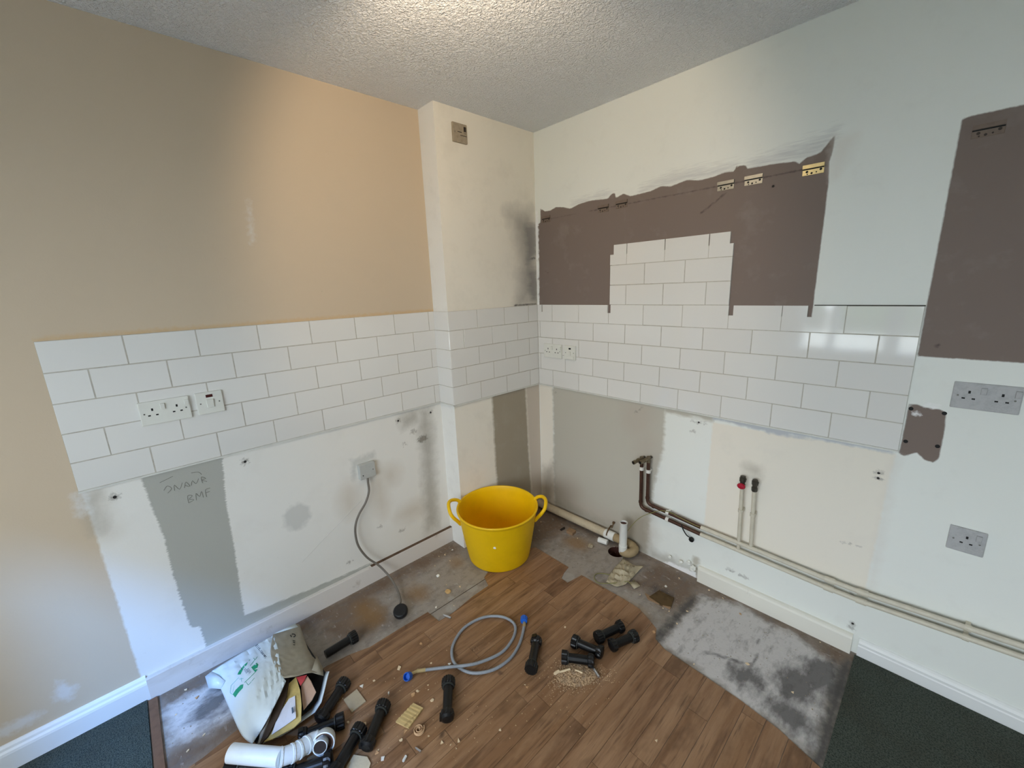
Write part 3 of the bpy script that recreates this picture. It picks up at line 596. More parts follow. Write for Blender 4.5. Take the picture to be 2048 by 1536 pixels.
# ------------------------------------------------------------------ pipework on the right wall
COP = plain('tarnished_copper', (84, 58, 46), .45, .5, .55, var=.18, scale=40); CRP = plain('cream_painted_pipe', (205, 198, 180), .45, .4, var=.08, scale=25)
BRS = plain('dull_brass', (120, 108, 86), .4, .5, .6, var=.15, scale=60); RED = plain('red_lever', (165, 16, 44), .4); CLP = plain('white_pipe_clip', (228, 226, 218), .4)
BRD = plain('dark_valve_metal', (70, 66, 58), .4, .5, .5, var=.15, scale=60)
py = -.030
def pipeset(zrun, xr, ztop, xris, label, red):
    e = empty('water_pipe', (xr, py, zrun), label=label, cat='pipe')
    zr_ = lambda x: zrun+(-.020*(x-xr)/(1.10-xr) if x < 1.10 else -.020-.016*min(1, (x-1.10)/.5)+.075*max(0, x-1.72))
    up_ = [(xr-.004, py, ztop), (xr, py, zrun)]
    link('copper_pipe', G().tube(arc_path([(xr-.004, py, ztop), (xr, py, zrun+.001), (1.103, py, zr_(1.103))], .028, 7), .0095, 14).mesh(), e, COP, smooth=True)
    link('painted_pipe', G().tube([(1.103, py, zr_(1.103))]+[(x, py, zr_(x)) for x in (1.3, 1.5, 1.615, 1.64, 1.72, 1.9, 2.2, 2.6)]+[(XR-.01, py, zr_(2.6)+.01)], .0098, 14).mesh(), e, CRP, smooth=True)
    for x in (1.622, 1.725): link('pipe_coupling', G().tube([(x-.016, py, zr_(x-.016)), (x+.016, py, zr_(x+.016))], .0128, 14).mesh(), e, CRP, smooth=True)
    link('elbow_collar', G().tube([(xr-.001, py, zrun+.030), (xr-.001, py, zrun+.040)], .0115, 12).mesh(), e, COP)
    link('elbow_collar', G().tube([(xr+.030, py, zr_(xr+.030)), (xr+.040, py, zr_(xr+.040))], .0115, 12).mesh(), e, COP)
    # clips
    for a, b, w_ in (((xr-.002, py, .532 if red else .528), 'v', 0), ((.930, py, zr_(.93)), 'h', 0), ((2.0, py, zr_(2.0)), 'h', 0)):
        x, y, z = a; d = Vector((0, 0, .009)) if b == 'v' else Vector((.008, 0, 0))
        g = G().tube([Vector(a)-d, Vector(a)+d], .0122, 12); g.box((x-.006, y, z-.006), (x+.006, -.0042+.006, z+.006)); link('pipe_clip', g.mesh(), e, CLP if x < 1.5 else CRP)
    # riser with valve
    link('riser', G().tube([(xris+.010, py, zr_(xris)), (xris, py, .60)], .0078, 12).mesh(), e, CRP, smooth=True)
    g = G().tube([(xris+.004, py, .470), (xris+.004, py, .484)], .0112, 12); g.box((xris-.004, py, .470), (xris+.012, .001, .484)); link('pipe_clip', g.mesh(), e, CRP)
    v = G()
    v.lathe([(.011, .590), (.0125, .594), (.0125, .608), (.010, .610), (.010, .620), (.0135, .622), (.0135, .638), (.011, .640), (.011, .646)], T3((xris, py, 0)), 6 if not red else 12)
    v.tube([(xris, py, .622), (xris, -.002, .622)], .008, 10)
    vv = link('stop_valve', v.mesh(), e, BRD)
    if red:
        g = G().lathe([(.006, 0), (.0165, .002), (.0175, .008), (.013, .013), (.005, .014)], T3((xris+.001, py-.010, .604)) @ Matrix.Rotation(math.pi/2, 4, 'X') @ Matrix.Diagonal((1, .8, 1, 1)), 14); link('valve_lever', g.mesh(), vv, RED)
    # isolating valve pointing to the camera at the top of the copper
    zt_ = ztop; dx = Vector((-.22, -.95, -.12)).normalized(); b = Vector((xr-.004, py, zt_))
    v = G().tube([b-Vector((0, 0, .022)), b+Vector((0, 0, .010))], .0110, 12); v.tube([b, b+dx*.026], .0085, 12); v.tube([b+dx*.022, b+dx*.034], .0120, 6); v.tube([b+dx*.034, b+dx*.052], .0088, 12); v.tube([b+dx*.050, b+dx*.064], .0115, 6)
    v2 = link('isolating_valve', v.mesh(), e, BRS); link('valve_bore', G().tube([b+dx*.0642, b+dx*.0648], .0085, 12).mesh(), v2, BLK)
    v = G().tube([b, Vector((b.x, -.002, b.z))], .0075, 10); link('wall_stub', v.mesh(), e, BRD)
    return e
pipeset(.338, .814, .600, 1.318, 'upper water pipe of two, copper turning cream-painted, with a plain brass valve', False)
pipeset(.300, .775, .588, 1.268, 'lower water pipe of two, copper turning cream-painted, with a red-levered valve', True)

WPD = plain('dirty_white_pvc', (198, 184, 158), .5, .35, var=.14, scale=16); WPC = plain('clean_white_pvc', (226, 226, 220), .35, .45, var=.03); WPT = plain('tan_stained_pvc', (160, 140, 106), .6, .3, var=.16, scale=22)
wp = empty('waste_pipe', (.715, -.10, 0), label='white plastic waste pipe along the wall foot ending in an open upright', cat='pipe')
link('waste_run', G().tube([(.006, -.036, .040), (.3, -.036, .043), (.62, -.036, .047)], .0245, 20).mesh(), wp, WPD, smooth=True)
link('coupling_sleeve', G().tube([(.555, -.036, .0465), (.62, -.036, .047)], .0268, 20).mesh(), wp, WPC, smooth=True)
link('waste_elbow', G().tube(cat([(.60, -.036, .047), (.66, -.036, .047), (.715, -.034, .046), (.752, -.044, .043), (.762, -.070, .038), (.748, -.094, .032), (.724, -.102, .030), (.712, -.102, .034)], 5), .0240, 18).mesh(), wp, WPT, smooth=True)
link('upright_socket', G().lathe([(.006, .004), (.015, .012), (.0228, .030), (.0236, .070), (.0236, .072), (.0218, .073)], T3((.715, -.102, 0)), 24).mesh(), wp, WPC, smooth=True)
g = G(); g.lathe([(.0215, .05), (.0215, .212), (.0222, .213), (.0222, .2155), (.0190, .2155), (.0185, .19), (.0180, .12)], T3((.715, -.102, 0)), 24); link('open_upright', g.mesh(), wp, WPC, smooth=True)
link('pipe_bore', G().lathe([(.0186, .206), (.0186, .2065)], T3((.715, -.102, 0)), 20).mesh(), wp, plain('rusty_bore', (66, 30, 20), .8))
RST = plain('rusty_bracket', (104, 82, 58), .7, .3, .3, var=.2, scale=60)
g = G().tube(cat([(.572, -.004, .088), (.574, -.020, .085), (.576, -.046, .074), (.578, -.063, .052)], 4), .0045, 8); g.tube([(.586, -.018, .086), (.592, -.010, .118)], .0035, 8); g.tube([(.592, -.012, .114), (.593, -.008, .124)], .008, 6)
link('munsen_clip', g.mesh(), wp, RST)

# thin earth wire and stub of flex
EW = plain('earth_wire_green', (132, 130, 74), .6, .3)
pts = [F(1246, 1116, .004), F(1250, 1132, .030), F(1240, 1158, .012), F(1222, 1150, .006), F(1196, 1147, .005), F(1188, 1155, .005), F(1198, 1166, .005), F(1230, 1166, .012), F(1254, 1163, .012), F(1262, 1168, .006), F(1268, 1160, .005)]
link('earth_wire', G().tube(cat([(.700, -.066, .112), (.735, -.062, .175), (.765, -.055, .225), (.80, -.050, .265), (.845, -.045, .300), (.90, -.043, .335), (.95, -.042, .343), (1.00, -.042, .336), (1.06, -.040, .326), (1.10, -.041, .324)], 6), .0016, 6).mesh(), mat=EW, label='thin green wire arching from the waste pipe to the copper pipes', cat='wire')
link('floor_wire', G().tube(cat(pts, 6), .0017, 6).mesh(), mat=EW, label='thin green wire looped over the crumpled sheet on the floor', cat='wire')
cs_ = empty('flex_stub', (1.05, -.012, .22), label='short black flex stub hanging from the copper pipes', cat='wire')
link('stub_flex', G().tube(cat([(1.010, -.043, .300), (1.022, -.042, .275), (1.035, -.030, .245), (1.048, -.014, .228)], 5), .0030, 8).mesh(), cs_, pm)
link('stub_end', G().lathe([(.006, 0), (.0125, .003), (.013, .012), (.007, .016)], T3((1.052, .000, .216)) @ Matrix.Rotation(math.pi/2, 4, 'X'), 10).mesh(), cs_, BLK)

# ------------------------------------------------------------------ black cabinet legs
LGM = plain('black_leg_plastic', (13, 13, 14), .36, .4, var=.05); LGG = plain('grey_leg_ring', (52, 54, 51), .5, .35)
RX = Matrix.Rotation(math.pi/2, 4, 'Y')
def make_leg():
    e = empty('plinth_support', (0, 0, 0), cat='cabinet leg', group='black cabinet legs dropped on the floor')
    sub('shaft', G().lathe([(.0165, -.062), (.0174, -.055), (.0174, .050), (.0165, .058)], RX, 20).mesh(), e, LGM, smooth=False)
    c_ = sub('collar', G().lathe([(.020, -.078), (.0255, -.078), (.0265, -.075), (.0265, -.052), (.0245, -.050), (.0185, -.049)], RX, 32, [0, 1, 1, 1, 1, 0]).mesh(), e, LGM)
    sub('collar_ring', G().lathe([(.0185, -.0484), (.0228, -.0482), (.0228, -.0445), (.0185, -.044)], RX, 20).mesh(), c_, LGG)
    sub('collar_bore', G().lathe([(.0185, -.0786), (.0185, -.0782)], RX, 20).mesh(), c_, BLK)
    f_ = sub('foot', G().lathe([(.017, .046), (.0245, .050), (.0258, .060), (.0258, .066), (.0235, .074), (.0150, .079), (.007, .080)], RX, 24, [0, 1, 1, 1, 0, 0, 0]).mesh(), e, LGM)
    sub('foot_lug', G().box((.060, -.010, .019), (.076, .010, .0265)).mesh(), f_, LGM)
    return e
def copy_tree(o, parent=None):
    c = o.copy(); COL.objects.link(c)
    if parent is not None: c.parent = parent; c.matrix_parent_inverse = o.matrix_parent_inverse.copy()
    for k in [x for x in o.children]: copy_tree(k, c)
    return c
LP = make_leg(); lfirst = [True]
def leg(a, b, label, h=.0256, roll=0., tilt=0., z=None, flip=False, sc=None):
    A, B = F(*a, h), F(*b, h)
    if flip: A, B = B, A
    e = LP if lfirst[0] else copy_tree(LP); lfirst[0] = False
    d = B-A; mid = (A+B)/2; mid.z = h
    e.matrix_world = T3(mid) @ Matrix.Rotation(math.atan2(d.y, d.x), 4, 'Z') @ Matrix.Rotation(tilt, 4, 'Y') @ Matrix.Rotation(roll, 4, 'X') @ Matrix.Diagonal(((sc or 1.0), 1, 1, 1))
    e['label'] = label; return e
def drop_foot(e):
    for c in list(e.children):
        if c.name.startswith('foot'):
            for k in list(c.children): bpy.data.objects.remove(k)
            bpy.data.objects.remove(c)
    return e
def k8(x, y): return (1080+x/8.533, 1220+y/8.533)
leg((897, 1358), (894, 1440), 'black cabinet leg lying beside the blue-nutted hose end', .026, 1.5, sc=1.0)
drop_foot(leg((714, 1270), (640, 1316), 'black cabinet leg without a foot on the concrete behind the white bag', .0265, 1.2, sc=1.0))
leg((1074, 1275), (1061, 1343), 'black cabinet leg lying alone right of the hose loop', .026, -.4, flip=True)
leg(k8(545, 515), k8(1080, 745), 'black cabinet leg with a bright glint along its shaft in the pile', .026, -1.2, sc=.86)
leg(k8(375, 800), k8(920, 870), 'black cabinet leg lying along the edge of the sawdust pile', .026, 2.2, sc=.84)
leg(k8(960, 480), k8(1410, 265), 'black cabinet leg at the back of the pile of four', .026, -.9, sc=.92)
leg(k8(1640, 430), k8(1200, 620), 'black cabinet leg pointing to the pale concrete at the right of the pile', .026, .8, sc=.86)
leg((768, 1408), (733, 1494), 'black cabinet leg lying beside the grooved wood offcut', .026, 1.5)
leg((690, 1364), (640, 1440), 'black cabinet leg leaning against the lip of the white bag', .026, .6)
leg((684, 1441), (602, 1474), 'black cabinet leg lying between the bag and the white trap', .026, .2, sc=.94)
leg((716, 1464), (672, 1540), 'black cabinet leg lying against the open end of the white trap', .026, 2.0)
leg((436, 1524), (610, 1552), 'black cabinet leg under the long straight end of the white trap', .026, 1.0, sc=1.5)
leg((584, 1546), (652, 1523), 'black cabinet leg half under the white trap at the picture edge', .024, -1.3, sc=.9)

# ------------------------------------------------------------------ hose
HM = plain('grey_braided_hose', (146, 152, 160), .42, .45, var=.10, scale=160); BL = plain('blue_nut_plastic', (16, 92, 196), .35, .45); FER = plain('crimp_ferrule', (196, 176, 130), .3, .5, .6)
hs = empty('filling_hose', F(980, 1290, 0), label='grey braided hose looped on the wood floor with blue nuts', cat='hose')
hp = [(836, 1342, .011), (865, 1338, .011), (900, 1334, .013), (930, 1331, .024), (962, 1324, .017), (1003, 1305, .011), (1024, 1280, .011), (1031, 1258, .011), (1024, 1243, .011), (1001, 1233, .011), (966, 1235, .011), (930, 1254, .011), (908, 1285, .011), (904, 1312, .011), (915, 1333, .011), (945, 1346, .011), (985, 1340, .011), (1018, 1319, .011), (1037, 1292, .011), (1046, 1264, .011), (1049, 1244, .011)]
hpts = cat([F(*q) for q in hp], 7)
link('hose_tube', G().tube(hpts, .0062, 12).mesh(), hs, HM, smooth=True)
for p0, p1 in ((hpts[0], hpts[2]), (hpts[-1], hpts[-3])):
    d = (p0-p1).normalized(); link('ferrule', G().tube([p0-d*.030, p0+d*.004], .0076, 12).mesh(), hs, FER)
def nut(c, axis, name='blue_nut'):
    zq = Vector((0, 0, 1)).rotation_difference(axis).to_matrix().to_4x4(); zq.translation = c
    o = link(name, G().lathe([(.010, -.013), (.0155, -.012), (.0165, -.006), (.0165, .010), (.0145, .0125), (.0125, .0125), (.0115, .006), (.0105, -.002)], zq, 24, [0, 1, 1, 1, 0, 0, 0, 0]).mesh(), hs, BL)
    link('nut_bore', G().lathe([(.0108, -.003), (.0108, -.0022)], zq, 16).mesh(), o, BRS)
a = F(816, 1353, .0166); nut(a, Vector((.25, -.55, .5)).normalized())
link('hose_elbow', G().tube(cat([hpts[0]+Vector((0, 0, .001)), F(828, 1345, .013), a+Vector((-.002, .006, .0))], 4), .0058, 10).mesh(), hs, FER)
e_ = hpts[-1]; nut(F(1048, 1239, .0166), (hpts[-1]-hpts[-4]).normalized())

# ------------------------------------------------------------------ white bag with its contents
def patch(rows, n=8, jit=0.0, seed=1):
    rnd_ = random.Random(seed); P = [[F(*q) for q in r] for r in rows]
    A = [cat(r, n) for r in P]; cols = list(zip(*A)); B = [cat(c, n) for c in cols]; rows_ = list(zip(*B)); W_ = len(rows_[0])
    vs = []
    for i, r in enumerate(rows_):
        for j, v in enumerate(r):
            e = min(i, len(rows_)-1-i, j, W_-1-j); v = v.copy()
            if e > 0: v.z += rnd_.uniform(-jit, jit)+jit*1.6*math.sin(j*1.9+i*.35)*math.sin(i*.22+.6)
            v.z = max(v.z, .0045); vs.append(v)
    fs = [f for i in range(len(rows_)-1) for j in range(W_-1) for f in ((i*W_+j, i*W_+j+1, (i+1)*W_+j+1), (i*W_+j, (i+1)*W_+j+1, (i+1)*W_+j))]
    return vs, fs
def sheet(name, vs, fs, par, mat, th=.0012, **kw):
    o = link(name, mesh(vs, fs), par, mat, smooth=True, **kw); mo = o.modifiers.new('t', 'SOLIDIFY'); mo.thickness = th; mo.offset = -1; return o
BAG = plain('white_polythene', (210, 222, 227), .30, .5, var=.02, scale=6); BGG = plain('grey_bag_reverse', (150, 142, 124), .5, .4, var=.06, scale=20)
DRK = plain('bag_inside_black', (14, 14, 15), .6, .3)  # black painted in for the darkness inside the bag
bag = empty('plastic_bag', F(520, 1380, 0), label='white plastic bag with a green printed logo, open and full of papers', cat='bag')
rowsW = [[(424, 1342, .045), (470, 1313, .055), (515, 1288, .065), (548, 1270, .070)],
         [(441, 1376, .030), (488, 1344, .080), (528, 1312, .085), (556, 1296, .090)],
         [(462, 1424, .025), (505, 1385, .095), (540, 1346, .105), (560, 1324, .105)],
         [(484, 1470, .020), (516, 1428, .095), (548, 1382, .115), (566, 1352, .115)],
         [(505, 1488, .012), (530, 1448, .085), (556, 1398, .112), (572, 1362, .118)]]
vsW, fsW = patch(rowsW, 8, .0019, 5)
sheet('bag_front', vsW, fsW, bag, BAG)
tipv = [F(424, 1342, .045), F(410, 1353, .040), F(417, 1376, .012), F(441, 1378, .030), F(450, 1362, .050)]
sheet('bag_corner', tipv, [(0, 1, 4), (1, 2, 4), (2, 3, 4)], bag, BAG)
rowsG = [[(546, 1269, .072), (541, 1304, .094), (551, 1334, .108), (568, 1356, .120)],
         [(572, 1257, .064), (578, 1298, .094), (586, 1326, .106), (590, 1353, .117)],
         [(597, 1248, .050), (611, 1290, .076), (619, 1318, .094), (622, 1345, .105)],
         [(604, 1266, .012), (616, 1306, .026), (640, 1328, .052), (646, 1349, .070)]]
vsG, fsG = patch(rowsG, 7, .0016, 9)
sheet('bag_reverse', vsG, fsG, bag, BGG, label='greyish brown inside of the bag turned over')
sheet('bag_edge', [F(548, 1268, .074), F(590, 1247, .060), F(596, 1254, .060), F(572, 1261, .068)], [(0, 1, 2, 3)], bag, BAG)
sheet('bag_peak', [F(622, 1345, .100), F(633, 1311, .112), F(645, 1335, .085), F(647, 1352, .070), F(636, 1349, .085)], [(0, 1, 4), (1, 2, 4), (2, 3, 4)], bag, BGG)
# far sides, lip and a black sheet added for the darkness inside
gp = [F(548, 1270, .070), F(590, 1249, .058), F(604, 1264, .014)]
lip = [(659, 1343, .075), (656, 1352, .070), (650, 1378, .052), (643, 1405, .035), (630, 1425, .022), (603, 1444, .016), (580, 1462, .013), (562, 1473, .012), (540, 1480, .012), (520, 1490, .014)]
inn = [(653, 1343, .060), (649, 1352, .050), (643, 1377, .034), (636, 1401, .018), (624, 1418, .010), (598, 1438, .008), (576, 1455, .007), (558, 1467, .006), (537, 1477, .006), (517, 1487, .006)]
lv = [F(*q) for q in lip]+[F(*q) for q in inn]; k = len(lip)
sheet('bag_lip', lv, [(i, i+1, k+i+1, k+i) for i in range(k-1)], bag, BAG)
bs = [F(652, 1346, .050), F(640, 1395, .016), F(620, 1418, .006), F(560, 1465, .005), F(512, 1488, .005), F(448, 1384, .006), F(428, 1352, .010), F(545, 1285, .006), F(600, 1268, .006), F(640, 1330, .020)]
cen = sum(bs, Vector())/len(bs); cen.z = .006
sheet('bag_dark_inside', bs+[cen], [(i, (i+1) % len(bs), len(bs)) for i in range(len(bs))], bag, DRK)

bt = BVHTree.FromPolygons([tuple(v) for v in vsW], fsW)
def on_bag(u, v, lift=.0030):
    d = ray(u, v).normalized(); h = bt.ray_cast(CAM, d)
    p = h[0] if h[0] is not None else F(u, v, .09)
    return p-d*lift
def c2(x, y): return (400+x/7.877, 1230+y/7.877)
GRN = plain('green_print', (10, 150, 108), .4); GRL = plain('pale_green_print', (120, 190, 190), .4); INK = plain('dark_print', (74, 92, 112), .5)
def drape(polys, hit):              # flat print following the sheet it lies on
    g = G()
    for pl in polys:
        cx_, cy_ = sum(q[0] for q in pl)/len(pl), sum(q[1] for q in pl)/len(pl)
        tris = [((cx_, cy_), pl[i], pl[(i+1) % len(pl)]) for i in range(len(pl))]
        for _ in range(2):
            nt = []
            for a, b, c in tris:
                ab, bc, ca = [((p[0]+q[0])/2, (p[1]+q[1])/2) for p, q in ((a, b), (b, c), (c, a))]
                nt += [(a, ab, ca), (ab, b, bc), (ca, bc, c), (ab, bc, ca)]
            tris = nt
        for t in tris: g.add([hit(*c2(*q)) for q in t], [(0, 1, 2)])
    return g.mesh()
def decal(name, polys, mat): link(name, drape(polys, on_bag), bag, mat)
decal('logo_green', [[(590, 940), (605, 900), (640, 850), (680, 850), (640, 935)], [(640, 850), (690, 790), (755, 735), (740, 780), (680, 850)], [(805, 825), (895, 750), (920, 780), (905, 830)], [(805, 825), (905, 830), (905, 865), (865, 895), (840, 868)],
      [(515, 1250), (560, 1180), (640, 1130), (610, 1220), (555, 1300)], [(560, 1180), (640, 1100), (685, 1090), (675, 1150), (610, 1220)]], GRN)
def stroke(a, b, w_):
    a, b = Vector(a), Vector(b); n_ = (b-a).orthogonal().normalized()*w_/2
    return [tuple(a+n_), tuple(b+n_), tuple(b-n_), tuple(a-n_)]
decal('logo_outline', [stroke((700, 1065), (790, 980), 8), stroke((790, 980), (885, 885), 8), stroke((720, 1050), (760, 1105), 7), stroke((760, 1105), (860, 990), 6), stroke((750, 740), (800, 690), 8), stroke((800, 690), (845, 680), 8), stroke((845, 680), (865, 705), 8), stroke((865, 705), (790, 800), 7), stroke((870, 705), (905, 655), 7)], GRN)
decal('logo_pale_lines', [stroke((490, 1110), (610, 985), 7), stroke((490, 1110), (475, 1225), 7), stroke((475, 1225), (515, 1255), 7), stroke((540, 1110), (515, 1220), 6), stroke((620, 1010), (685, 1000), 8), stroke((650, 990), (655, 1050), 8), stroke((660, 860), (715, 800), 6)], GRL)  # pale green printed lines of the logo
decal('small_print', [stroke((690+i*11, 868+i*17), (722+i*11, 838+i*17), 8) for i in range(4)]+[stroke((735+i*12, 868+i*17), (768+i*12, 838+i*17), 7) for i in range(4)], INK)
decal('printed_lines', [stroke((872+i*15, 492+i*19), (912+i*13, 462+i*19), 9 if i % 3 else 12) for i in range(11)]+[stroke((958+i*14, 598+i*15), (980+i*14, 582+i*15), 7) for i in range(6)], INK)
gt = BVHTree.FromPolygons([tuple(v) for v in vsG], fsG)
def on_rev(u, v):
    d = ray(u, v).normalized(); h = gt.ray_cast(CAM, d)
    return (h[0] if h[0] is not None else F(u, v, .07))-d*.0022
def gdec(name, polys, mat): link(name, drape(polys, on_rev), bag, mat)
ring_ = [(1465+38*math.cos(t), 322+24*math.sin(t)) for t in np.linspace(0, 2*math.pi, 10)]
gdec('recycling_mark', [stroke(ring_[i], ring_[i+1], 16) for i in range(9) if i not in (2, 5)]+[stroke((1460, 402), (1500, 410), 12), stroke((1465, 425), (1500, 440), 12), stroke((1468, 468), (1500, 470), 10)], BLK)

def slab(name, pts, mat, th, label, catg, group=None):
    P = [F(*q) for q in pts]; n_ = (P[1]-P[0]).cross(P[2]-P[0]).normalized()
    if n_.z < 0: n_ = -n_
    return link(name, G().prism(P, -n_*th).mesh(), mat=mat, label=label, cat=catg, group=group)
CRM = plain('stained_cream_paper', (205, 180, 112), .7, .2, var=.18, scale=18); DKB = plain('dark_brown_card', (70, 56, 44), .7, .2, var=.2, scale=14); WPP = plain('white_paper', (214, 216, 226), .7, .2, var=.02)
PNK = plain('beige_leaflet', (196, 162, 138), .6, .25, var=.05); REDP = plain('coral_red_print', (196, 72, 76), .6); GYP = plain('grey_paper_edge', (150, 146, 138), .7)
en = slab('envelope', [(572, 1372, .090), (592, 1354, .094), (600, 1380, .084), (603, 1408, .072), (602, 1441, .058), (588, 1455, .050), (545, 1478, .044), (527, 1484, .044), (540, 1440, .064)], CRM, .004, 'stained cream envelope with a white sheet inside the open bag', 'envelope')
P = [F(*q) for q in [(578, 1398, .0815), (590, 1392, .0815), (592, 1436, .0665), (570, 1452, .0585), (543, 1470, .0530), (556, 1432, .0715)]]
link('white_sheet', G().prism(P, (0, 0, .0012)).mesh(), en, WPP)
PT = [F(*q) for q in [(583, 1416, .080), (586, 1414, .081), (588, 1424, .077), (584, 1428, .075)]]
link('ink_mark', G().prism(PT, (0, 0, .0008)).mesh(), en, INK)
slab('card_folder', [(560, 1368, .098), (578, 1356, .103), (573, 1392, .092), (556, 1432, .078), (536, 1472, .054), (520, 1490, .044), (529, 1450, .065), (546, 1402, .090)], DKB, .006, 'dark brown card folder standing beside the stained envelope', 'folder')
slab('paper_wad', [(553, 1366, .104), (562, 1358, .108), (550, 1400, .097), (533, 1448, .073), (520, 1485, .045), (515, 1488, .045), (524, 1446, .074), (540, 1398, .097)], GYP, .008, 'grey edged wad of papers under the front of the bag', 'papers')
lf = slab('leaflet', [(602, 1366, .078), (615, 1352, .084), (622, 1362, .075), (632, 1384, .060), (624, 1400, .052), (607, 1420, .046), (604, 1400, .058)], PNK, .004, 'beige folded leaflet with a coral red top inside the bag', 'leaflet')
P = [F(*q) for q in [(593, 1355, .0945), (614, 1350, .0895), (608, 1362, .0850), (601, 1372, .0805)]]
link('red_top', G().prism(P, (0, 0, .0012)).mesh(), lf, REDP)

# ------------------------------------------------------------------ white trap at the picture edge
TRP = plain('white_trap_plastic', (226, 232, 232), .28, .5, var=.03, scale=30); TRI = plain('stained_bore', (92, 66, 52), .6, .3, var=.2)
z0 = .050
A, B, C_, D_ = F(462, 1506, z0), F(562, 1514, z0), F(586, 1506, z0), F(636, 1477, z0)
A.z = .082; B.z = .082; C_.z = .075; D_.z = .048
A, B = F(462, 1506, .080), F(562, 1515, .080); C_, D_, E_ = F(590, 1504, .066), F(628, 1481, .045), F(646, 1480, .040)
tp = empty('trap', F(560, 1515, 0), label='white plastic sink trap with a ribbed bend and open stained mouth', cat='trap')
link('straight_tube', G().tube([A, A.lerp(B, .5), B], .0265, 24).mesh(), tp, TRP, smooth=True)
bend = cat([B-(B-A).normalized()*.004, B.lerp(C_, .5), C_, C_.lerp(D_, .5), D_, E_], 5)
link('ribbed_bend', G().tube(bend, .0255, 24).mesh(), tp, TRP, smooth=True)
for i in (1, 8, 12, 16, 21):
    t_ = (bend[i+1]-bend[i]).normalized(); link('joint_rib', G().tube([bend[i]-t_*.003, bend[i]+t_*.003], .0275, 24).mesh(), tp, TRP)
ax = (F(664, 1492, .040)-E_).normalized(); ax = Vector((.72, -.42, .35)).normalized(); mo_ = F(648, 1484, .045)
zq = Vector((0, 0, 1)).rotation_difference(ax).to_matrix().to_4x4(); zq.translation = mo_
link('mouth_cup', G().lathe([(.024, -.030), (.0320, -.022), (.0355, -.004), (.0360, .012), (.0325, .013), (.0320, .004), (.030, -.006)], zq, 28).mesh(), tp, TRP, smooth=True)
link('mouth_ring', G().lathe([(.0300, -.004), (.0305, .006), (.0265, .007), (.0255, -.003)], zq, 28).mesh(), tp, TRI)
zq2 = zq.copy(); zq2.translation = mo_-Vector((.002, .007, .0))+ax*.010
link('inner_spigot', G().lathe([(.0215, -.02), (.0220, .012), (.0200, .013), (.0196, .0)], zq2, 24).mesh(), tp, TRP, smooth=True)
link('mouth_bore', G().lathe([(.0198, .0), (.0198, .009)], zq2, 24).mesh(), tp, SLOTDK)

# ------------------------------------------------------------------ wood and card offcuts
WD1 = plain('pale_board', (182, 166, 138), .7, .2, var=.06); WD2 = M('grooved_pine', lin((205, 180, 128)), .7, .2); WD2.spots(lin((140, 112, 70)), 60, .50, .70, .8, 2, (1, .15, 1)); WD2 = WD2.done()
def offcut(name, pts, th, mat, label, catg, group=None, lift=.0032):
    P = [F(*q)+Vector((0, 0, lift)) for q in pts]; return link(name, G().prism(P, (0, 0, th)).mesh(), mat=mat, label=label, cat=catg, group=group)
offcut('board_offcut', [(688, 1402), (714, 1381), (732, 1405), (704, 1427)], .004, WD1, 'pale square board offcut lying beside the white bag', 'offcut')
pn = [F(*q)+Vector((0, 0, .0032)) for q in [(792, 1447), (827, 1410), (847, 1420), (818, 1460)]]
gv = link('grooved_offcut', G().prism(pn, (0, 0, .007)).mesh(), mat=WD2, label='grooved pine offcut lying between two black cabinet legs', cat='offcut')
for i in range(1, 6):
    t_ = i/6; a, b = pn[0].lerp(pn[1], t_), pn[3].lerp(pn[2], t_); d = (pn[1]-pn[0]).normalized()*.0026
    link('ridge', G().prism([a-d, b-d, b+d, a+d], (0, 0, .0088)).mesh(), gv, WD2)
sp_ = F(838, 1464)+Vector((0, 0, .0045)); WSH = plain('wood_shaving', (212, 176, 138), .8, .2, var=.1)
g = G()
for q_ in range(3): g.tube([sp_+Vector((math.cos(t)*(.004+.0011*t), math.sin(t)*(.004+.0011*t), .002+q_*.004)) for t in np.linspace(0, 14, 60)], .0016, 5)
link('spiral_shaving', g.mesh(), mat=WSH, label='coiled pale wood shaving touching the grooved pine offcut', cat='shaving')
offcut('beige_flake', [(694, 1536), (708, 1513), (735, 1517), (742, 1530), (736, 1548), (690, 1552)], .005, plain('cream_flake', (206, 190, 160), .7, var=.1), 'large cream flake lying below the white trap mouth', 'flake')
PIN = plain('bright_steel', (206, 208, 212), .22, .6, .8)
def rod(a, b, r, mat, name, label, catg, group=None, lift=.003):
    A, B = F(*a, lift+r), F(*b, lift+r); return link(name, G().tube([A, A.lerp(B, .15), A.lerp(B, .16), B], [r*.7, r*.7, r, r], 12).mesh(), mat=mat, label=label, cat=catg, group=group)
rod((887, 1230), (902, 1236), .0052, PIN, 'steel_dowel', 'bright steel dowel at the edge of the torn flooring', 'dowel')
rod((831, 1495), (842, 1503), .0034, PIN, 'steel_pin', 'small steel pin in the debris below the coiled shaving', 'pin')
rod((806, 1523), (812, 1512), .0045, WPC, 'white_dowel', 'small white plastic dowel near the picture bottom', 'dowel')
blk = plain('brown_cut_block', (150, 122, 94), .8, .2, var=.12)
offcut('wood_block', [(1133, 1066), (1139, 1060), (1152, 1066), (1145, 1072)], .018, blk, 'small brown wood block on the concrete behind the tub', 'block', lift=.0)
offcut('dark_splinter', [(1120, 1060), (1129, 1055), (1130, 1058), (1122, 1062)], .006, plain('dark_splinter_wood', (44, 36, 30), .8), 'dark splinter beside the small brown wood block', 'splinter', lift=0)
sb = F(1197, 1079, .017); se = F(1215, 1085, .017)
link('pipe_offcut', G().tube([sb, se], .016, 18).mesh(), mat=WPC, label='short white pipe offcut lying in front of the waste pipe', cat='pipe offcut', smooth=False)
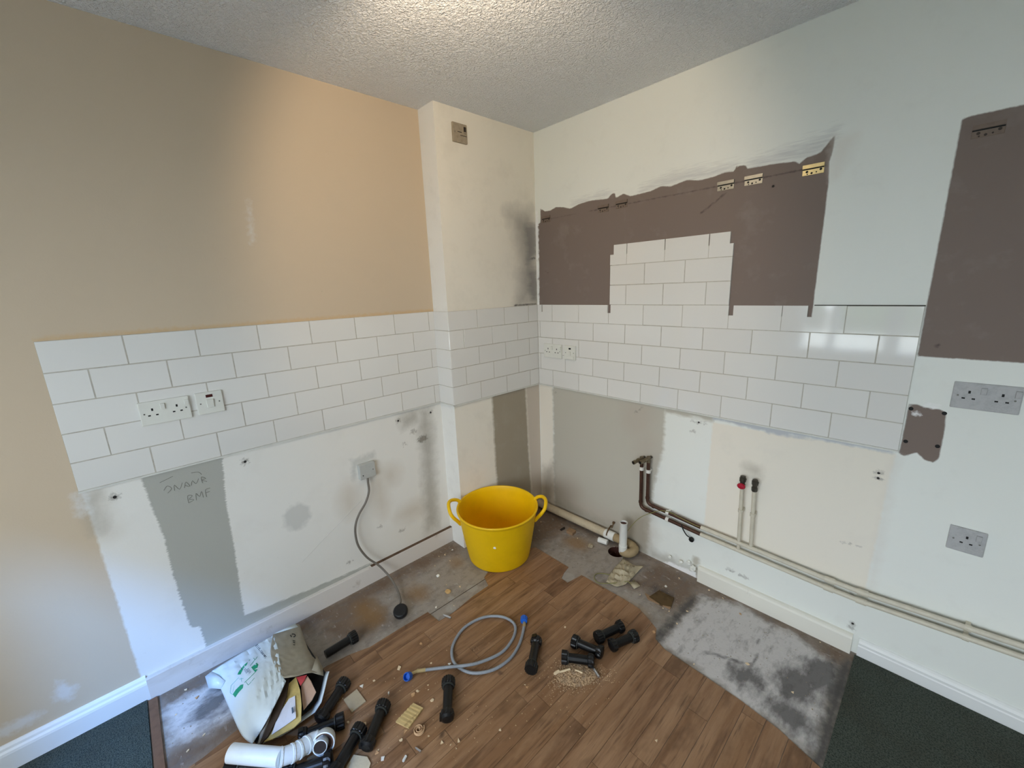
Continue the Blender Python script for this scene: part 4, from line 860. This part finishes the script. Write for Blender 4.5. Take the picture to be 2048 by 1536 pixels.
rub = plain('rubble_stone', (170, 156, 132), .9, .1, var=.2, scale=60)
def lump(c, r, name, mat, label, catg, group=None, sq=.6, seed=0, par=None):
    bm = bmesh.new(); bmesh.ops.create_icosphere(bm, subdivisions=2, radius=r); rn = random.Random(seed)
    for v in bm.verts: v.co *= rn.uniform(.72, 1.18); v.co.z *= sq
    me = bpy.data.meshes.new('m'); bm.to_mesh(me); bm.free()
    o = link(name, me, par, mat, local=True, label=label, cat=catg, group=group); o.location = c+Vector((0, 0, r*sq*.8)); return o
lump(F(1181, 1094), .017, 'rubble_lump', rub, 'pale rubble lump on the concrete left of the drain hole', 'rubble', seed=1)
lump(F(896, 1184), .016, 'plaster_crumb', plain('yellow_plaster', (206, 170, 116), .9, var=.1), 'yellowish plaster crumb on the concrete below the tub', 'rubble', sq=.35, seed=2)
lump(F(876, 1153), .010, 'white_crumb', sp_m, 'white crumb on the concrete left of the tub', 'rubble', seed=3)
dm = plain('damp_brown_board', (92, 74, 50), .9, .1, var=.25, scale=20)
offcut('broken_board', [(1298, 1196), (1318, 1183), (1348, 1198), (1342, 1216), (1322, 1212)], .008, dm, 'broken damp brown board scrap on the concrete before the skirting', 'offcut', lift=0)
offcut('board_splinter', [(1290, 1188), (1300, 1193), (1342, 1216), (1340, 1219), (1296, 1200)], .006, blk, 'long brown splinter under the damp board scrap', 'splinter', lift=0)
for i, (u, v, r_) in enumerate(((1386, 1136, .016), (1378, 1124, .012), (1362, 1122, .010), (1340, 1112, .009))):
    lump(Vector((R(u, v, -.01).x, -.012, max(.0, R(u, v, -.01).z-.012))), r_, 'broken_plaster', sp_m, None, None, seed=20+i, sq=1.0, par=wr)
# crumpled sheet by the drain
shm = plain('crumpled_sheet_buff', (176, 164, 138), .55, .35, var=.16, scale=24)
rowsS = [[(1246, 1118, .02), (1231, 1133, .02), (1222, 1145, .014), (1212, 1163, .008)], [(1256, 1123, .022), (1246, 1139, .035), (1234, 1152, .018), (1222, 1168, .008)], [(1268, 1130, .02), (1258, 1146, .022), (1248, 1157, .020), (1235, 1173, .006)], [(1287, 1132, .02), (1276, 1143, .012), (1262, 1158, .012), (1252, 1168, .006)]]
vsS, fsS = patch(rowsS, 5, .006, 12); sheet('crumpled_sheet', vsS, fsS, None, shm, label='crumpled buff sheet lying on the concrete by the drain hole', cat='sheet')
sheet('sheet_scrap', [F(1258, 1164, .006), F(1272, 1163, .012), F(1281, 1172, .006), F(1268, 1178, .004)], [(0, 1, 2, 3)], None, shm, label='small buff scrap beside the crumpled sheet', cat='sheet')

# ------------------------------------------------------------------ chips, sawdust, crumbs
CHM = [plain('chip_cream', (226, 204, 170), .8, .2), plain('chip_white', (232, 228, 218), .8, .2), plain('chip_tan', (200, 160, 118), .8, .2)]
wood_c = [(798, 1338, 1.5, 'largest cream plaster chip, beside the blue nut on the left hose end'), (778, 1388, .8, 'white chip between the square board offcut and the blue hose nut'), (827, 1391, 1.1, 'cream chip between the blue hose nut and the grooved offcut'), (864, 1403, .8, 'pointed cream chip just left of the leg below the hose'), (727, 1466, 1.0, 'tan chip in the gap left of the leg beside the grooved offcut'),
 (812, 1465, 1.1, 'cream chip against the lower corner of the grooved offcut'), (803, 1482, .8, 'pale chip below the lower corner of the grooved offcut'), (766, 1519, 1.0, 'cream chip right of the large cream flake'), (754, 1508, .8, 'white chip by the foot of the leg above the large cream flake'), (917, 1484, 1.0, 'lone pale chip below the leg under the hose'), (899, 1330, .8, 'chip tucked behind the straight end of the hose'), (842, 1289, .8, 'pale sliver between the black plug and the blue hose nut'), (884, 1487, .9, 'tan chip right of the small steel pin'), (724, 1374, 1.0, 'pale sliver above the square board offcut'), (1055, 1376, .8, 'white chip below the leg right of the hose loop'), (1313, 1483, .8, 'lone tan chip on the bare stretch of wood-look floor')]
conc_c = [(920, 1174, .8, 'cream crumb on the concrete below the tub, near the floor edge'), (872, 1215, .8, 'cream crumb on the concrete between the plug and the steel dowel'), (1308, 1265, 1.0, 'white chip at the wood edge behind the heap of cabinet legs'), (1358, 1157, .9, 'white crumb in front of the broken plaster by the skirting end'), (1331, 1173, .9, 'white crumb just behind the damp board scrap'), (1480, 1228, .8, 'pinkish crumb in front of the cream skirting'), (1495, 1329, .8, 'white chip on the dark cracks of the pale concrete'), (905, 1100, .8, 'cream crumb between the tub and the boxed-out corner'), (395, 1395, .9, 'pale crumb on the concrete left of the white bag'), (372, 1380, .8, 'pale crumb on the concrete by the dirty skirting left of the bag')]
small_c = [(862, 1328, .5), (748, 1363, .6), (835, 1384, .7), (856, 1372, .5), (857, 1381, .4), (1050, 1371, .5), (1130, 1256, .6), (731, 1449, .7), (857, 1474, .6), (757, 1502, .6), (1000, 1462, .5), (901, 1492, .5), (1388, 1330, .5), (697, 1446, .7), (913, 1499, .6), (844, 1457, .6), (893, 1170, .4), (908, 1212, .4), (1418, 1181, .6), (1446, 1197, .6), (1374, 1223, .7), (1354, 1248, .7), (1338, 1223, .6), (1155, 1077, .6), (1082, 1044, .5), (890, 1110, .7), (878, 1113, .6), (870, 1132, .5), (900, 1122, .5), (1280, 1190, .5), (1326, 1217, .5), (408, 1470, .6), (352, 1430, .5), (376, 1502, .7), (1585, 1385, .6), (1640, 1285, .4)]
def chip(g, u, v, s_, lift, seed):
    rn = random.Random(seed); n_ = rn.choice((3, 4, 5)); c = F(u, v)+Vector((0, 0, lift)); a0 = rn.uniform(0, 6.3); el = rn.uniform(.45, 1); P = []
    for j in range(n_):
        t = 2*math.pi*j/n_+rn.uniform(-.3, .3); r_ = .0085*s_*rn.uniform(.75, 1.2); x_, y_ = r_*math.cos(t), r_*math.sin(t)*el
        P.append(c+Vector((x_*math.cos(a0)-y_*math.sin(a0), x_*math.sin(a0)+y_*math.cos(a0), 0)))
    return g.prism(P, (rn.uniform(-.001, .001), rn.uniform(-.001, .001), .0028*s_+.0012))
for L_, lift, grp in ((wood_c, .0030, 'chips on the wood-look floor'), (conc_c, .0004, 'crumbs on the bare concrete')):
    for i, (u, v, s_, lab) in enumerate(L_):
        link('debris_chip', chip(G(), u, v, s_, lift, i*7+len(L_)).mesh(), mat=CHM[i % 3], label=lab, cat='chip', group=grp)
g = G()
for i, (u, v, s_) in enumerate(small_c): chip(g, u, v, s_, .0030 if i < 16 else .0004, 300+i)
link('tiny_chips', g.mesh(), mat=CHM[0], label='tiny pale chips strewn over wood and concrete floor', cat='debris', kind='stuff')
def crumbs(name, pts, mat, label, smin, smax, hfun=None, flat=.35, seed=0):
    rn = random.Random(seed); g = G()
    for x_, y_, z_ in pts:
        s_ = rn.uniform(smin, smax); a = rn.uniform(0, 6.3); q = [Vector((x_+s_*math.cos(a+t)*rn.uniform(.5, 1.1), y_+s_*math.sin(a+t)*rn.uniform(.5, 1.1), z_)) for t in (0, 2.1, 4.2)]
        g.add(q+[Vector((x_+rn.uniform(-.3, .3)*s_, y_+rn.uniform(-.3, .3)*s_, z_+s_*flat*rn.uniform(.6, 1.6)))], [(0, 2, 1), (0, 1, 3), (1, 2, 3), (2, 0, 3)])
    return link(name, g.mesh(), mat=mat, label=label, cat='debris', kind='stuff')
rn = random.Random(44); pc = F(1152, 1352); pts = []
ex = (F(1206, 1340)-F(1098, 1346)); ey = (F(1162, 1388)-F(1150, 1326))
while len(pts) < 5200:
    a = rn.uniform(0, 6.283); r_ = abs(rn.gauss(0, .46))*(1+.2*math.sin(3*a+1)); x_, y_ = r_*math.cos(a), r_*math.sin(a)
    h_ = max(0, .011*(1-r_**1.2)); p_ = pc+ex*.5*x_+ey*.5*y_; pts.append((p_.x, p_.y, .0030+h_*rn.uniform(.3, 1)))
SWD = M('sawdust', lin((214, 184, 148)), .9, .1); SWD.spots(lin((124, 96, 70)), 170, .44, .58, .85, 2); SWD.spots(lin((150, 136, 122)), 40, .5, .7, .5, 2); SWD = SWD.done()
crumbs('sawdust', pts, SWD, 'low heap of pale sawdust beside the black cabinet legs', .0012, .0042, seed=1)
k = 40; mo = [pc+ex*.36*math.cos(2*math.pi*i/k)+ey*.36*math.sin(2*math.pi*i/k)+Vector((0, 0, .0032)) for i in range(k)]; mi = [pc+ex*.2*math.cos(2*math.pi*i/k)+ey*.2*math.sin(2*math.pi*i/k)+Vector((0, 0, .0080)) for i in range(k)]
g = G().add(mo+mi+[pc+Vector((0, 0, .0100))], [(i, (i+1) % k, k+(i+1) % k, k+i) for i in range(k)]+[(k+i, k+(i+1) % k, 2*k) for i in range(k)])
sd = link('sawdust_bed', g.mesh(), bpy.data.objects['sawdust'], SWD)
for (u, v), (u2_, v2_), w_, lab in (((1116, 1345), (1140, 1338), .004, 'longest pale wood splinter on the left half of the sawdust heap'), ((1108, 1348), (1118, 1342), .006, 'stubby pale wood splinter at the left edge of the sawdust heap'), ((1150, 1340), (1165, 1346), .004, 'pale wood splinter on the sawdust below a black cabinet leg')):
    rod((u, v), (u2_, v2_), w_, CHM[0], 'wood_splinter', lab, 'splinter', 'splinters on the sawdust', .008)
rod((1186, 1335), (1198, 1354), .005, PIN, 'steel_stub', 'pointed steel stub at the right edge of the sawdust heap', 'pin', None, .006)
pts = []
def scatter(n_, poly_x, poly_y, z_, gauss=None):
    for _ in range(n_):
        pts.append((rn.uniform(*poly_x), rn.uniform(*poly_y), z_))
scatter(160, (-.10, .25), (-1.6, -.70), .0003); scatter(260, (.05, 1.1), (-.33, -.05), .0003); scatter(120, (1.1, 1.7), (-.5, -.05), .0003); scatter(60, (-.1, .2), (-2.08, -1.7), .0003); scatter(110, (-.09, .10), (-.82, -.69), .0003); scatter(80, (.95, 1.12), (-.36, -.18), .0003)
crumbs('floor_crumbs', pts, plain('grey_crumb', (160, 146, 126), .9, .1, var=.2, scale=200), 'scattered plaster crumbs on the bare concrete along the walls', .0012, .0042, seed=5, flat=.6)
pts = []; scatter(170, (.40, .98), (-1.60, -1.02), .0031); scatter(60, (.9, 1.15), (-1.05, -.75), .0031); scatter(40, (.3, 1.0), (-1.05, -.45), .0031)
crumbs('wood_crumbs', pts, plain('tan_crumb', (214, 186, 146), .9, .1), 'scattered pale crumbs on the wood-look floor', .0010, .0032, seed=6, flat=.6)
